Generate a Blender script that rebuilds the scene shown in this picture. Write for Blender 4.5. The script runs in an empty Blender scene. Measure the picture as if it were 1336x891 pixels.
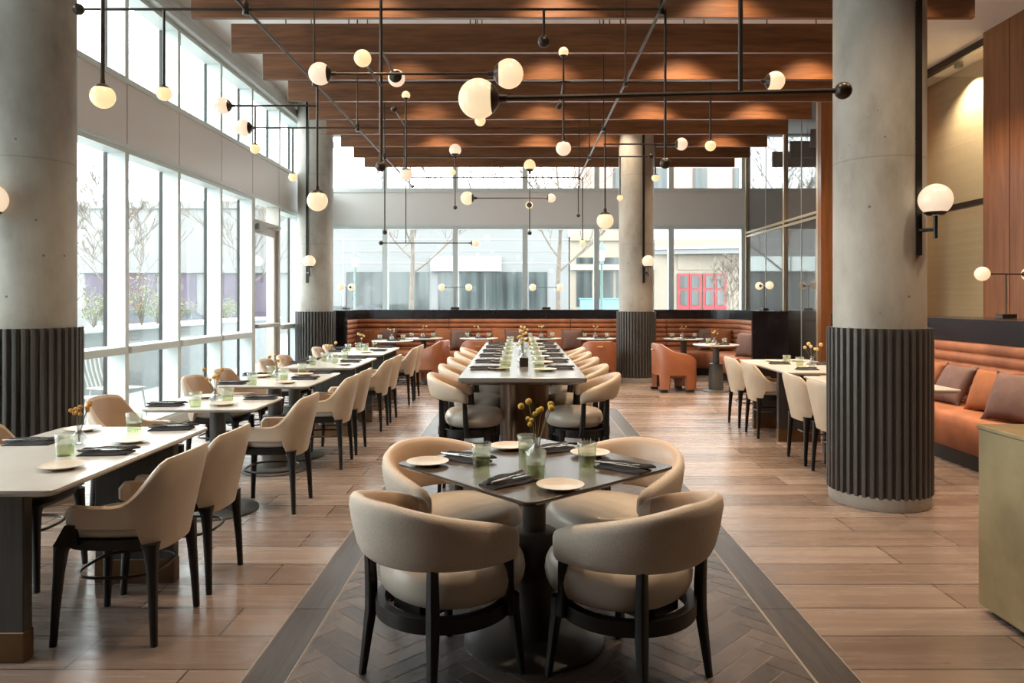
import bpy, bmesh, math, random
from mathutils import Vector, Matrix
random.seed(7)
PI = math.pi
S = bpy.context.scene
C = S.collection

# ------------------------------------------------------------------ camera, sky, exposure
EYE = 1.45; F = 946.0; VX = 678.0; VY = 392.0
cam = bpy.data.cameras.new('camera'); co = bpy.data.objects.new('camera', cam); C.objects.link(co)
co.location = (0, 0, EYE); co.rotation_euler = (PI/2, 0, 0)
cam.sensor_width = 36; cam.lens = F/1336*36; cam.shift_x = (668-VX)/1336; cam.shift_y = -(445.5-VY)/1336
cam.clip_start = .05; cam.clip_end = 400
S.camera = co
SKY = 7.4
EXPOSURE = 0.22
w = bpy.data.worlds.new('sky'); S.world = w; w.use_nodes = True
w.node_tree.nodes['Background'].inputs[0].default_value = (.95, .98, 1.0, 1)
w.node_tree.nodes['Background'].inputs[1].default_value = SKY
S.view_settings.view_transform = 'Standard'; S.view_settings.look = 'None'
S.view_settings.gamma = 1; S.view_settings.exposure = EXPOSURE
S.view_settings.use_curve_mapping = False
S.cycles.max_bounces = 10; S.cycles.diffuse_bounces = 5; S.cycles.transparent_max_bounces = 24
S.cycles.caustics_reflective = False; S.cycles.caustics_refractive = False
S.cycles.sample_clamp_indirect = 6

def W(px, py, D):                     # the point seen at a picture position, at distance D
    return Vector(((px-VX)*D/F, D, EYE-(py-VY)*D/F))
def P(px, py, z):                     # ... on a horizontal plane
    D = F*(EYE-z)/(py-VY)
    return (px-VX)*D/F, D

# ------------------------------------------------------------------ materials
def nmat(name):
    m = bpy.data.materials.new(name); m.use_nodes = True
    nt = m.node_tree; return m, nt, nt.nodes['Principled BSDF']
def N(nt, t, **kw):
    n = nt.nodes.new(t)
    for k, v in kw.items(): setattr(n, k, v)
    return n
def ramp(nt, cols):
    r = N(nt, 'ShaderNodeValToRGB')
    e = r.color_ramp.elements
    while len(e) < len(cols): e.new(.5)
    for i, (p, c) in enumerate(cols): e[i].position = p; e[i].color = (*c, 1)
    return r
def noise_map(nt, scale, nscale=1, detail=5, rough=.55, coord='Object'):
    tc = N(nt, 'ShaderNodeTexCoord'); mp = N(nt, 'ShaderNodeMapping'); no = N(nt, 'ShaderNodeTexNoise')
    mp.inputs['Scale'].default_value = scale
    no.inputs['Scale'].default_value = nscale; no.inputs['Detail'].default_value = detail; no.inputs['Roughness'].default_value = rough
    nt.links.new(tc.outputs[coord], mp.inputs[0]); nt.links.new(mp.outputs[0], no.inputs[0])
    return no
def mat(name, col, rough=.5, metal=0, var=.08, scale=(8, 8, 8), bump=0, bscale=60, spec=.5, sheen=0, coat=0):
    m, nt, b = nmat(name)
    no = noise_map(nt, scale)
    lo = tuple(max(0, c*(1-var)) for c in col); hi = tuple(min(1, c*(1+var)) for c in col)
    r = ramp(nt, [(.3, lo), (.7, hi)])
    nt.links.new(no.outputs[0], r.inputs[0]); nt.links.new(r.outputs[0], b.inputs['Base Color'])
    b.inputs['Roughness'].default_value = rough; b.inputs['Metallic'].default_value = metal
    b.inputs['Specular IOR Level'].default_value = spec
    if sheen: b.inputs['Sheen Weight'].default_value = sheen; b.inputs['Sheen Tint'].default_value = (*col, 1)
    if coat: b.inputs['Coat Weight'].default_value = coat; b.inputs['Coat Roughness'].default_value = .1
    if bump:
        n2 = noise_map(nt, (1, 1, 1), bscale, 3); bp = N(nt, 'ShaderNodeBump'); bp.inputs['Strength'].default_value = bump
        bp.inputs['Distance'].default_value = .004
        nt.links.new(n2.outputs[0], bp.inputs['Height']); nt.links.new(bp.outputs[0], b.inputs['Normal'])
    return m
def woodmat(name, dark, light, scale, rough=.35, spec=.5):
    m, nt, b = nmat(name)
    a = noise_map(nt, scale, 1, 6, .6); d = noise_map(nt, tuple(s*5 for s in scale), 1, 3, .5)
    mx = N(nt, 'ShaderNodeMath', operation='MULTIPLY_ADD'); mx.inputs[1].default_value = .35
    mul = N(nt, 'ShaderNodeMath', operation='MULTIPLY'); mul.inputs[1].default_value = .65
    nt.links.new(a.outputs[0], mul.inputs[0]); nt.links.new(d.outputs[0], mx.inputs[0]); nt.links.new(mul.outputs[0], mx.inputs[2])
    r = ramp(nt, [(.36, dark), (.64, light)])
    nt.links.new(mx.outputs[0], r.inputs[0]); nt.links.new(r.outputs[0], b.inputs['Base Color'])
    b.inputs['Roughness'].default_value = rough; b.inputs['Specular IOR Level'].default_value = spec
    return m
def glassmat(name, tint, refl=1.0, diffuse=0, dcol=(.8, .9, .75), rough=0):
    m, nt, b = nmat(name); nt.nodes.remove(b)
    out = nt.nodes['Material Output']
    tr = N(nt, 'ShaderNodeBsdfTransparent'); tr.inputs[0].default_value = (*tint, 1)
    gl = N(nt, 'ShaderNodeBsdfGlossy'); gl.inputs['Roughness'].default_value = rough; gl.inputs['Color'].default_value = (1, 1, 1, 1)
    fr = N(nt, 'ShaderNodeFresnel')
    ge = N(nt, 'ShaderNodeNewGeometry'); io = N(nt, 'ShaderNodeMix'); io.inputs[2].default_value = 1.45; io.inputs[3].default_value = 1/1.45
    nt.links.new(ge.outputs['Backfacing'], io.inputs[0]); nt.links.new(io.outputs[0], fr.inputs[0])
    mu = N(nt, 'ShaderNodeMath', operation='MULTIPLY'); mu.inputs[1].default_value = refl
    nt.links.new(fr.outputs[0], mu.inputs[0])
    base = tr
    if diffuse:
        df = N(nt, 'ShaderNodeBsdfDiffuse'); df.inputs[0].default_value = (*dcol, 1)
        tl = N(nt, 'ShaderNodeBsdfTranslucent'); tl.inputs[0].default_value = (*dcol, 1)
        a = N(nt, 'ShaderNodeMixShader'); a.inputs[0].default_value = .5
        nt.links.new(df.outputs[0], a.inputs[1]); nt.links.new(tl.outputs[0], a.inputs[2])
        m1 = N(nt, 'ShaderNodeMixShader'); m1.inputs[0].default_value = diffuse
        nt.links.new(tr.outputs[0], m1.inputs[1]); nt.links.new(a.outputs[0], m1.inputs[2]); base = m1
    mix = N(nt, 'ShaderNodeMixShader')
    nt.links.new(mu.outputs[0], mix.inputs[0]); nt.links.new(base.outputs[0], mix.inputs[1]); nt.links.new(gl.outputs[0], mix.inputs[2])
    nt.links.new(mix.outputs[0], out.inputs[0])
    return m
def globemat(name, col, s):
    m, nt, b = nmat(name)
    b.inputs['Base Color'].default_value = (.34, .31, .26, 1); b.inputs['Roughness'].default_value = .25
    lw = N(nt, 'ShaderNodeLayerWeight'); lw.inputs[0].default_value = .35
    r = ramp(nt, [(0, col), (1, tuple(c*k for c, k in zip(col, (.86, .74, .62))))])
    nt.links.new(lw.outputs['Facing'], r.inputs[0]); nt.links.new(r.outputs[0], b.inputs['Emission Color'])
    b.inputs['Emission Strength'].default_value = s
    return m

M = {}
M['slat'] = woodmat('slat walnut', (.090, .036, .0135), (.245, .102, .041), (.7, 9, 9), .36)
M['panel'] = woodmat('warm wood panel', (.14, .050, .017), (.25, .098, .035), (14, 14, .8), .35)
M['legwood'] = mat('black stained wood', (.010, .009, .009), .42, var=.25, scale=(20, 20, 4), spec=.35)
M['tableleg'] = woodmat('dark ash veneer', (.030, .028, .026), (.060, .056, .050), (30, 30, 1.2), .5)
M['ceil'] = mat('white ceiling', (.86, .86, .85), .8, var=.02)
M['white'] = mat('white frame', (.60, .66, .65), .4, var=.02)
M['band'] = mat('pale grey panel', (.76, .755, .74), .26, var=.03, scale=(.6, .6, .6))
M['steel'] = mat('grey steel', (.36, .36, .34), .45, var=.05)
M['black'] = mat('black metal', (.016, .014, .013), .35, metal=.2, var=.2)
M['bronze'] = mat('bronze metal', (.050, .038, .030), .35, metal=.6, var=.2)
M['brass'] = mat('aged brass', (.42, .30, .16), .35, metal=.9, var=.15)
M['footbrass'] = mat('brown brass foot', (.16, .09, .045), .4, metal=.7, var=.15)
M['flute'] = mat('fluted cladding', (.070, .067, .064), .42, var=.10, scale=(3, 3, 3))
M['plinth'] = mat('stone plinth', (.36, .34, .31), .5)
M['cream'] = mat('cream leather', (.55, .445, .335), .42, var=.06, bump=.12, bscale=220)
M['tan'] = mat('tan leather', (.44, .31, .215), .42, var=.07, bump=.1, bscale=220)
M['seatleather'] = mat('pale taupe leather', (.50, .45, .38), .30, var=.05, bump=.08, bscale=160)
M['linen'] = mat('pale woven linen', (.59, .51, .425), .8, var=.12, scale=(160, 160, 160), bump=.3, bscale=320, sheen=.2)
M['rust'] = mat('rust velvet', (.32, .115, .050), .62, var=.34, scale=(4, 4, 4), sheen=.4)
M['rustleather'] = mat('rust leather', (.29, .100, .044), .42, var=.08)
M['mauve'] = mat('mauve velvet', (.125, .064, .052), .6, var=.25, scale=(9, 9, 9), sheen=.12)
M['orangecush'] = mat('burnt orange cloth', (.26, .085, .025), .7, var=.2, scale=(9, 9, 9), sheen=.1)
M['ledge'] = mat('black stone ledge', (.012, .011, .014), .22, var=.5, scale=(3, 3, 3))
M['stone'] = mat('pale stone top', (.56, .54, .50), .22, var=.10, scale=(3, 1.2, 3))
M['taupe'] = mat('dark taupe top', (.090, .068, .052), .20, var=.06, spec=.32)
M['longtop'] = mat('grey long top', (.17, .16, .148), .20, var=.06)
M['pedestal'] = mat('grey cast pedestal', (.075, .072, .068), .5, var=.12)
M['darkpedestal'] = mat('dark taupe pedestal', (.040, .034, .030), .45, var=.12)
M['bronzewood'] = mat('bronze drum', (.13, .075, .045), .28, metal=.75, var=.25, scale=(16, 16, .6))
M['napkin'] = mat('charcoal napkin', (.022, .023, .028), .85, var=.3, scale=(50, 50, 50), bump=.3, bscale=400)
M['silver'] = mat('steel cutlery', (.50, .49, .47), .22, metal=1, var=.03)
M['plate'] = mat('cream glazed plate', (.66, .57, .45), .28, var=.05)
M['tumbler'] = glassmat('pale green tumbler glass', (.93, .95, .91), 1.3, .13, (.80, .81, .72))
M['tumblerbase'] = glassmat('green tumbler base', (.72, .77, .58), 1.3, .14, (.42, .46, .27))
M['clear'] = glassmat('clear vase glass', (.92, .94, .94), 1.8, .05, (.9, .9, .9))
M['pane'] = glassmat('window pane', (.95, .98, .97), .75)
M['ball'] = mat('yellow flower', (.50, .33, .05), .8, var=.3, scale=(90, 90, 90), bump=.6, bscale=300)
M['paleflower'] = mat('straw flower', (.55, .38, .16), .8, var=.3, scale=(90, 90, 90))
M['orangeflower'] = mat('orange flower', (.46, .23, .045), .8, var=.3, scale=(90, 90, 90))
M['stem'] = mat('dry stem', (.16, .12, .05), .7)
M['globe'] = globemat('lit opal globe', (1.0, .77, .48), .78)
M['globewarm'] = globemat('lit warm globe', (1.0, .75, .38), .85)
M['globepale'] = globemat('lit pale globe', (1.0, .78, .57), .73)
M['ground'] = mat('pale paving', (.42, .42, .42), .8, var=.06, scale=(1, 1, 1))
M['facade'] = mat('white facade', (.175, .178, .178), .7, var=.03, scale=(.2, .2, 3))
M['creamfacade'] = mat('cream facade', (.22, .19, .15), .7, var=.04)
M['pinkfacade'] = mat('brick facade', (.30, .21, .18), .8, var=.05)
M['shopglass'] = mat('shop glass', (.05, .06, .06), .10, var=.75, scale=(2.2, 1, .10))  # upright streaks in the base colour imitate reflections in the glass
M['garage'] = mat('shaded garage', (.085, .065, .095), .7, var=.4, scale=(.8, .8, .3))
M['redpaint'] = mat('red paint', (.24, .022, .028), .4)
M['bark'] = mat('pale bark', (.14, .115, .095), .85, var=.2)
M['greenpost'] = mat('verdigris post', (.09, .15, .13), .5)
M['leaf'] = mat('leaf', (.19, .21, .10), .7, var=.4, scale=(20, 20, 20))
M['planter'] = mat('planter grey', (.26, .28, .29), .7)
M['carpaint'] = mat('dark car paint', (.05, .055, .07), .25, var=.1)
M['tyre'] = mat('tyre', (.02, .02, .02), .8)
M['blue'] = mat('blue board', (.13, .24, .38), .5)
M['niche'] = mat('tan niche', (.62, .52, .38), .6, var=.06, scale=(.3, .3, 26))
M['aluminium'] = mat('cream aluminium', (.50, .48, .43), .4, var=.03)
M['gold'] = mat('champagne frame', (.52, .40, .26), .35, metal=.6, var=.06)
M['patina'] = mat('patina brass sheet', (.34, .275, .155), .36, metal=.5, var=.34, scale=(2.2, 2.2, 2.2))
M['dark'] = mat('dark slot', (.01, .01, .01), .8)
M['darkwall'] = mat('dark wall', (.10, .085, .07), .6)

def concrete():
    m, nt, b = nmat('concrete')
    a = noise_map(nt, (2.2, 2.2, 1.1), 1, 8, .62); r = ramp(nt, [(.32, (.245, .225, .19)), (.48, (.345, .33, .29)), (.70, (.445, .435, .395))])
    nt.links.new(a.outputs[0], r.inputs[0])
    tc = N(nt, 'ShaderNodeTexCoord'); v = N(nt, 'ShaderNodeTexVoronoi'); v.inputs['Scale'].default_value = 7.5
    nt.links.new(tc.outputs['Object'], v.inputs['Vector'])
    dots = ramp(nt, [(.05, (.22, .21, .20)), (.085, (1, 1, 1))]); nt.links.new(v.outputs['Distance'], dots.inputs[0])
    sp = N(nt, 'ShaderNodeSeparateXYZ'); nt.links.new(tc.outputs['Object'], sp.inputs[0])
    fr = N(nt, 'ShaderNodeMath', operation='FRACT'); dv = N(nt, 'ShaderNodeMath', operation='DIVIDE'); dv.inputs[1].default_value = 1.22
    nt.links.new(sp.outputs['Z'], dv.inputs[0]); nt.links.new(dv.outputs[0], fr.inputs[0])
    ln = ramp(nt, [(.0, (.72, .70, .68)), (.012, (1, 1, 1))]); nt.links.new(fr.outputs[0], ln.inputs[0])
    m1 = N(nt, 'ShaderNodeMix', data_type='RGBA', blend_type='MULTIPLY'); m1.inputs[0].default_value = 1
    m2 = N(nt, 'ShaderNodeMix', data_type='RGBA', blend_type='MULTIPLY'); m2.inputs[0].default_value = .8
    nt.links.new(r.outputs[0], m1.inputs[6]); nt.links.new(ln.outputs[0], m1.inputs[7])
    nt.links.new(m1.outputs[2], m2.inputs[6]); nt.links.new(dots.outputs[0], m2.inputs[7])
    nt.links.new(m2.outputs[2], b.inputs['Base Color']); b.inputs['Roughness'].default_value = .6
    bp = N(nt, 'ShaderNodeBump'); bp.inputs['Strength'].default_value = .15; nt.links.new(a.outputs[0], bp.inputs['Height']); nt.links.new(bp.outputs[0], b.inputs['Normal'])
    return m
M['concrete'] = concrete()

def floormat():
    m, nt, b = nmat('wood look floor tile')
    tc = N(nt, 'ShaderNodeTexCoord'); br = N(nt, 'ShaderNodeTexBrick')
    br.offset = .38; br.inputs['Scale'].default_value = 1; br.inputs['Brick Width'].default_value = 1.3; br.inputs['Row Height'].default_value = .285
    br.inputs['Mortar Size'].default_value = .0048; br.inputs['Bias'].default_value = 0
    br.inputs['Color1'].default_value = (0, 0, 0, 1); br.inputs['Color2'].default_value = (1, 1, 1, 1); br.inputs['Mortar'].default_value = (.5, .5, .5, 1)
    nt.links.new(tc.outputs['Object'], br.inputs['Vector'])
    a = noise_map(nt, (.8, 14, 1), 1, 5, .58)
    add = N(nt, 'ShaderNodeMath', operation='MULTIPLY_ADD'); add.inputs[1].default_value = .42
    sep = N(nt, 'ShaderNodeSeparateColor'); nt.links.new(br.outputs['Color'], sep.inputs[0]); nt.links.new(sep.outputs[0], add.inputs[0])
    sc = N(nt, 'ShaderNodeMath', operation='MULTIPLY'); sc.inputs[1].default_value = .55; nt.links.new(a.outputs[0], sc.inputs[0]); nt.links.new(sc.outputs[0], add.inputs[2])
    r = ramp(nt, [(.20, (.138, .098, .077)), (.48, (.215, .160, .130)), (.78, (.31, .246, .208))]); nt.links.new(add.outputs[0], r.inputs[0])
    mx = N(nt, 'ShaderNodeMix', data_type='RGBA'); nt.links.new(br.outputs['Fac'], mx.inputs[0]); nt.links.new(r.outputs[0], mx.inputs[6])
    mx.inputs[7].default_value = (.070, .055, .048, 1)
    nt.links.new(mx.outputs[2], b.inputs['Base Color'])
    b.inputs['Roughness'].default_value = .30; b.inputs['Specular IOR Level'].default_value = .5
    rr = ramp(nt, [(.3, (.19,)*3), (.7, (.33,)*3)]); nt.links.new(a.outputs[0], rr.inputs[0]); nt.links.new(rr.outputs[0], b.inputs['Roughness'])
    bp = N(nt, 'ShaderNodeBump'); bp.inputs['Strength'].default_value = .25; bp.inputs['Distance'].default_value = .002; bp.invert = True
    nt.links.new(br.outputs['Fac'], bp.inputs['Height']); nt.links.new(bp.outputs[0], b.inputs['Normal'])
    return m
M['floor'] = floormat()
def herrmat():
    m, nt, b = nmat('charcoal herringbone tile')
    g = N(nt, 'ShaderNodeNewGeometry'); a = noise_map(nt, (18, 18, 1), 1, 5, .6)
    ad = N(nt, 'ShaderNodeMath', operation='MULTIPLY_ADD'); ad.inputs[1].default_value = .45
    sc = N(nt, 'ShaderNodeMath', operation='MULTIPLY'); sc.inputs[1].default_value = .55
    nt.links.new(a.outputs[0], sc.inputs[0]); nt.links.new(g.outputs['Random Per Island'], ad.inputs[0]); nt.links.new(sc.outputs[0], ad.inputs[2])
    r = ramp(nt, [(.15, (.030, .025, .023)), (.85, (.150, .122, .110))]); nt.links.new(ad.outputs[0], r.inputs[0])
    nt.links.new(r.outputs[0], b.inputs['Base Color']); b.inputs['Roughness'].default_value = .36
    return m
M['herr'] = herrmat()
M['border'] = woodmat('charcoal border plank', (.030, .026, .025), (.085, .072, .068), (30, 1.6, 1), .36)
M['grout'] = mat('light grout', (.30, .26, .235), .6)
M['trim'] = mat('metal floor trim', (.30, .27, .245), .4, metal=.3)
def bronzeglass():
    m, nt, b = nmat('dark bronze glass')
    no = noise_map(nt, (30, 30, .15), 1, 3); r = ramp(nt, [(.35, (.040, .036, .032)), (.65, (.085, .076, .066))])
    nt.links.new(no.outputs[0], r.inputs[0]); nt.links.new(r.outputs[0], b.inputs['Base Color'])
    b.inputs['Roughness'].default_value = .03; b.inputs['IOR'].default_value = 1.9
    return m
M['bronzeglass'] = bronzeglass()

# ------------------------------------------------------------------ mesh builder
class MB:
    def __init__(s): s.v = []; s.f = []
    def add(s, vs, fs, mtx=None):
        o = len(s.v)
        s.v += [tuple(mtx @ Vector(v)) if mtx else tuple(v) for v in vs]
        s.f += [tuple(i+o for i in f) for f in fs]; return s
    def box(s, x0, x1, y0, y1, z0, z1, mtx=None):
        vs = [(x, y, z) for x in (x0, x1) for y in (y0, y1) for z in (z0, z1)]
        return s.add(vs, [(0, 1, 3, 2), (4, 6, 7, 5), (0, 4, 5, 1), (2, 3, 7, 6), (0, 2, 6, 4), (1, 5, 7, 3)], mtx)
    def rbox(s, x0, x1, y0, y1, z0, z1, b=.01, seg=2, mtx=None):
        bm = bmesh.new(); bmesh.ops.create_cube(bm, size=1)
        for v in bm.verts:
            v.co = Vector(((x0+x1)/2+v.co.x*(x1-x0), (y0+y1)/2+v.co.y*(y1-y0), (z0+z1)/2+v.co.z*(z1-z0)))
        bmesh.ops.bevel(bm, geom=bm.edges[:], offset=b, segments=seg, profile=.5, affect='EDGES')
        return s.frombm(bm, mtx)
    def frombm(s, bm, mtx=None):
        bm.verts.index_update()
        s.add([v.co.copy() for v in bm.verts], [tuple(v.index for v in f.verts) for f in bm.faces], mtx); bm.free(); return s
    def loft(s, rings, cap=True, closed=False, mtx=None):
        n = len(rings[0]); vs = [p for r in rings for p in r]; fs = []
        k = len(rings)
        for i in range(k if closed else k-1):
            a, b = i*n, ((i+1) % k)*n
            for j in range(n): fs.append((a+j, a+(j+1) % n, b+(j+1) % n, b+j))
        if cap and not closed: fs += [tuple(range(n))[::-1], tuple(range((k-1)*n, k*n))]
        return s.add(vs, fs, mtx)
    def lathe(s, prof, n=24, c=(0, 0, 0), cap=True, mtx=None):
        rings = [[(c[0]+r*math.cos(2*PI*j/n), c[1]+r*math.sin(2*PI*j/n), c[2]+z) for j in range(n)] for r, z in prof]
        return s.loft(rings, cap, False, mtx)
    def tube(s, pts, r, n=8, closed=False, cap=True):
        pts = [Vector(p) for p in pts]; k = len(pts); rings = []
        rs = r if isinstance(r, (list, tuple)) else [r]*k
        up = None
        for i in range(k):
            if closed: t = pts[(i+1) % k]-pts[i-1]
            else: t = pts[min(i+1, k-1)]-pts[max(i-1, 0)]
            t.normalize()
            if up is None: up = Vector((0, 0, 1)) if abs(t.z) < .9 else Vector((1, 0, 0))
            a = t.cross(up).normalized(); b = a.cross(t).normalized(); up = b
            rings.append([pts[i]+a*rs[i]*math.cos(2*PI*j/n)+b*rs[i]*math.sin(2*PI*j/n) for j in range(n)])
        return s.loft(rings, cap, closed)
    def sphere(s, c, r, nu=20, nv=12, sc=(1, 1, 1)):
        rings = []
        for i in range(1, nv):
            t = PI*i/nv
            rings.append([(c[0]+r*sc[0]*math.sin(t)*math.cos(2*PI*j/nu), c[1]+r*sc[1]*math.sin(t)*math.sin(2*PI*j/nu), c[2]-r*sc[2]*math.cos(t)) for j in range(nu)])
        o = len(s.v); s.loft(rings, cap=False)
        s.v += [(c[0], c[1], c[2]-r*sc[2]), (c[0], c[1], c[2]+r*sc[2])]; b = len(s.v)-2; l = o+(nv-2)*nu
        for j in range(nu): s.f += [(b, o+(j+1) % nu, o+j), (b+1, l+j, l+(j+1) % nu)]
        return s
    def prism(s, poly, z0, z1, mtx=None):
        return s.loft([[(x, y, z0) for x, y in poly], [(x, y, z1) for x, y in poly]], mtx=mtx)
    def bar(s, p0, p1, wx, wy, mtx=None, taper=1):          # square bar between two points
        p0 = Vector(p0); p1 = Vector(p1); r = []
        for p, k in ((p0, taper), (p1, 1)):
            r.append([(p.x+sx*wx*k/2, p.y+sy*wy*k/2, p.z) for sx, sy in ((-1, -1), (1, -1), (1, 1), (-1, 1))])
        return s.loft(r, mtx=mtx)
    def build(s, name, m, parent=None, smooth=35):
        me = bpy.data.meshes.new(name); me.from_pydata(s.v, [], s.f); me.validate()
        bm = bmesh.new(); bm.from_mesh(me); bmesh.ops.recalc_face_normals(bm, faces=bm.faces[:]); bm.to_mesh(me); bm.free()
        if smooth:
            for p in me.polygons: p.use_smooth = True
            me.set_sharp_from_angle(angle=math.radians(smooth))
        me.materials.append(M[m] if isinstance(m, str) else m)
        o = bpy.data.objects.new(name, me); C.objects.link(o)
        if parent: o.parent = parent
        return o
def tag(o, label=None, cat=None, group=None, kind=None):
    if label: o['label'] = label
    if cat: o['category'] = cat
    if group: o['group'] = group
    if kind: o['kind'] = kind
    return o
def thing(name, label, cat, loc=(0, 0, 0), rz=0, group=None, kind=None):
    o = bpy.data.objects.new(name, None); C.objects.link(o); o.location = loc; o.rotation_euler = (0, 0, rz); o.empty_display_size = .1
    return tag(o, label, cat, group, kind)
def struct(o): o['kind'] = 'structure'; return o
KIDS = {}
def kids(o):
    if o.name not in KIDS: KIDS[o.name] = [c for c in bpy.data.objects if c.parent == o]
    return KIDS[o.name]
def dup(src, loc, rz, label, group=None, scale=None):
    r = src.copy(); C.objects.link(r); r.location = loc; r.rotation_euler = (0, 0, rz); r['label'] = label
    if group: r['group'] = group
    if scale: r.scale = (scale,)*3
    for ch in kids(src):
        c = ch.copy(); C.objects.link(c); c.parent = r
        for g in kids(ch):
            d = g.copy(); C.objects.link(d); d.parent = c
    return r
class Proto:                      # the first placing moves the original, later ones copy it
    def __init__(s, make): s.make = make; s.o = None
    def __call__(s, loc, rz, label, group=None, scale=None):
        if s.o is None:
            s.o = s.make(); s.o.location = loc; s.o.rotation_euler = (0, 0, rz); s.o['label'] = label
            if group: s.o['group'] = group
            if scale: s.o.scale = (scale,)*3
            s.src = s.o; return s.o
        return dup(s.src, loc, rz, label, group, scale or 1)

def srect(hx, hy, p, n, z, cx=0, cy=0):          # superellipse ring
    out = []
    for j in range(n):
        a = 2*PI*j/n; c, d = math.cos(a), math.sin(a)
        out.append((cx+hx*math.copysign(abs(c)**(2/p), c), cy+hy*math.copysign(abs(d)**(2/p), d), z))
    return out
def rrect(hx, hy, r, z, cx=0, cy=0, k=6):
    out = []
    for sx, sy, a0 in ((1, 1, 0), (-1, 1, 90), (-1, -1, 180), (1, -1, 270)):
        for i in range(k+1):
            a = math.radians(a0+90*i/k); out.append((cx+sx*(hx-r)+r*math.cos(a), cy+sy*(hy-r)+r*math.sin(a), z))
    return out
def cushion(hx, hy, p, z0, z1, n=40, cx=0, cy=0, dome=.0, steps=6):
    rings = []; h = (z1-z0)/2; r = min(h, .05)
    for i in range(steps+1):
        a = -PI/2+PI*i/steps; ins = r*(1-math.cos(a))
        rings.append(srect(hx-ins, hy-ins, p, n, (z0+z1)/2+h*math.sin(a), cx, cy))
    for k in (.6, .25): rings.append(srect((hx-r)*k, (hy-r)*k, p, n, z1+dome*(1-k*k), cx, cy))
    return rings
def sm(a, b, x):
    t = min(1, max(0, (x-a)/(b-a))); return t*t*(3-2*t)

# ================================================================== THE SETTING
LX, BY, RX, CZ = -4.26, 15.5, 6.3, 5.0
RUG = (-1.06, 1.30, -1.0, 9.7)
struct(MB().box(LX, RX+.3, -5, BY, -.1, 0).build('floor', 'floor', smooth=0))
struct(MB().box(LX-.3, RX+1.6, -5, BY+.2, CZ, CZ+.15).build('ceiling', 'ceil', smooth=0))
# herringbone field let into the floor, its border planks and its thin metal trims
def herringbone(x0, x1, y0, y1, wd=.086, n=5):
    bm = bmesh.new(); L = wd*n; g = .0032
    R = Matrix.Rotation(PI/4, 3, 'Z'); cx, cy = (x0+x1)/2, (y0+y1)/2
    span = int(((x1-x0)+(y1-y0))/wd)+8
    for k in range(-span, span):
        for m in range(-span//n, span//n+1):
            ox, oy = (k+m*n)*wd, (k-m*n)*wd
            for (ax, ay, bx, by) in ((ox, oy, ox+L, oy+wd), (ox+L, oy+wd-L, ox+L+wd, oy+wd)):
                c = R @ Vector(((ax+bx)/2, (ay+by)/2, 0))
                if not (x0-.4 < c.x+cx < x1+.4 and y0-.4 < c.y+cy < y1+.4): continue
                q = [R @ Vector(p) for p in ((ax+g, ay+g, 0), (bx-g, ay+g, 0), (bx-g, by-g, 0), (ax+g, by-g, 0))]
                bm.faces.new([bm.verts.new((v.x+cx, v.y+cy, .004)) for v in q])
    for co_, no_ in (((x0, 0, 0), (-1, 0, 0)), ((x1, 0, 0), (1, 0, 0)), ((0, y0, 0), (0, -1, 0)), ((0, y1, 0), (0, 1, 0))):
        bmesh.ops.bisect_plane(bm, geom=bm.verts[:]+bm.edges[:]+bm.faces[:], plane_co=co_, plane_no=no_, clear_outer=True)
    mb = MB(); return mb.frombm(bm)
x0, x1, y0, y1 = RUG; bw = .17
inlay = struct(tag(MB().box(x0, x1, y0, y1, -.02, .002).build('floor_inlay', 'grout', smooth=0), 'dark herringbone tile field let into the floor under the tables', 'floor inlay'))
herringbone(x0+bw+.012, x1-bw-.012, y0, y1).build('herringbone_tile', 'herr', inlay, 0)
mb = MB()
for a, b in ((x0+.008, x0+bw), (x1-bw, x1-.008)):
    yy = y0
    while yy < y1:
        mb.box(a+.002, b-.002, yy+.002, min(yy+1.1, y1)-.002, .0, .004); yy += 1.1
mb.build('border_plank', 'border', inlay, 0)
mb = MB()
for a in (x0, x0+bw, x1-bw-.012, x1-.008): mb.box(a, a+.007, y0, y1, 0, .0052)
mb.build('metal_trim', 'trim', inlay, 0)

# left window wall
XI = -4.05
struct(MB().box(LX-.05, XI, -5, BY, 3.04, 3.70).build('wall_left', 'band', smooth=0))
tr = struct(MB().box(LX-.02, XI+.03, -5, BY, 3.015, 3.055).box(LX-.02, XI+.03, -5, BY, 3.68, 3.72).build('trim_1', 'white', smooth=0))
mb = MB()
for yy in (1.7, 2.85, 4.0, 5.15, 6.3, 7.48, 8.63, 9.85, 11.0, 12.2, 13.3, 14.4): mb.box(XI-.001, XI+.003, yy-.004, yy+.004, 3.06, 3.68)
mb.build('panel_joint', 'steel', tr, 0)
struct(MB().box(LX-.05, XI, -5, 1.66, 0, 5.0).build('wall_left_near', 'darkwall', smooth=0))  # unseen solid wall, added instead of windows to darken the foreground
struct(MB().box(LX-.05, XI, -5, BY, 4.70, 5.0).build('trim_2', 'white', smooth=0))
struct(MB().rbox(XI-.02, XI+.10, -5, BY, 4.70, 4.84, .02).build('trim_3', 'steel'))
struct(MB().box(LX-.05, XI+.02, -5, 10.97, 0, .10).build('baseboard_left', 'white', smooth=0))
ys = [1.7, 2.85, 4.0, 5.15, 6.3, 7.48, 8.63, 9.85, 11.0]
wn = 0
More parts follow.
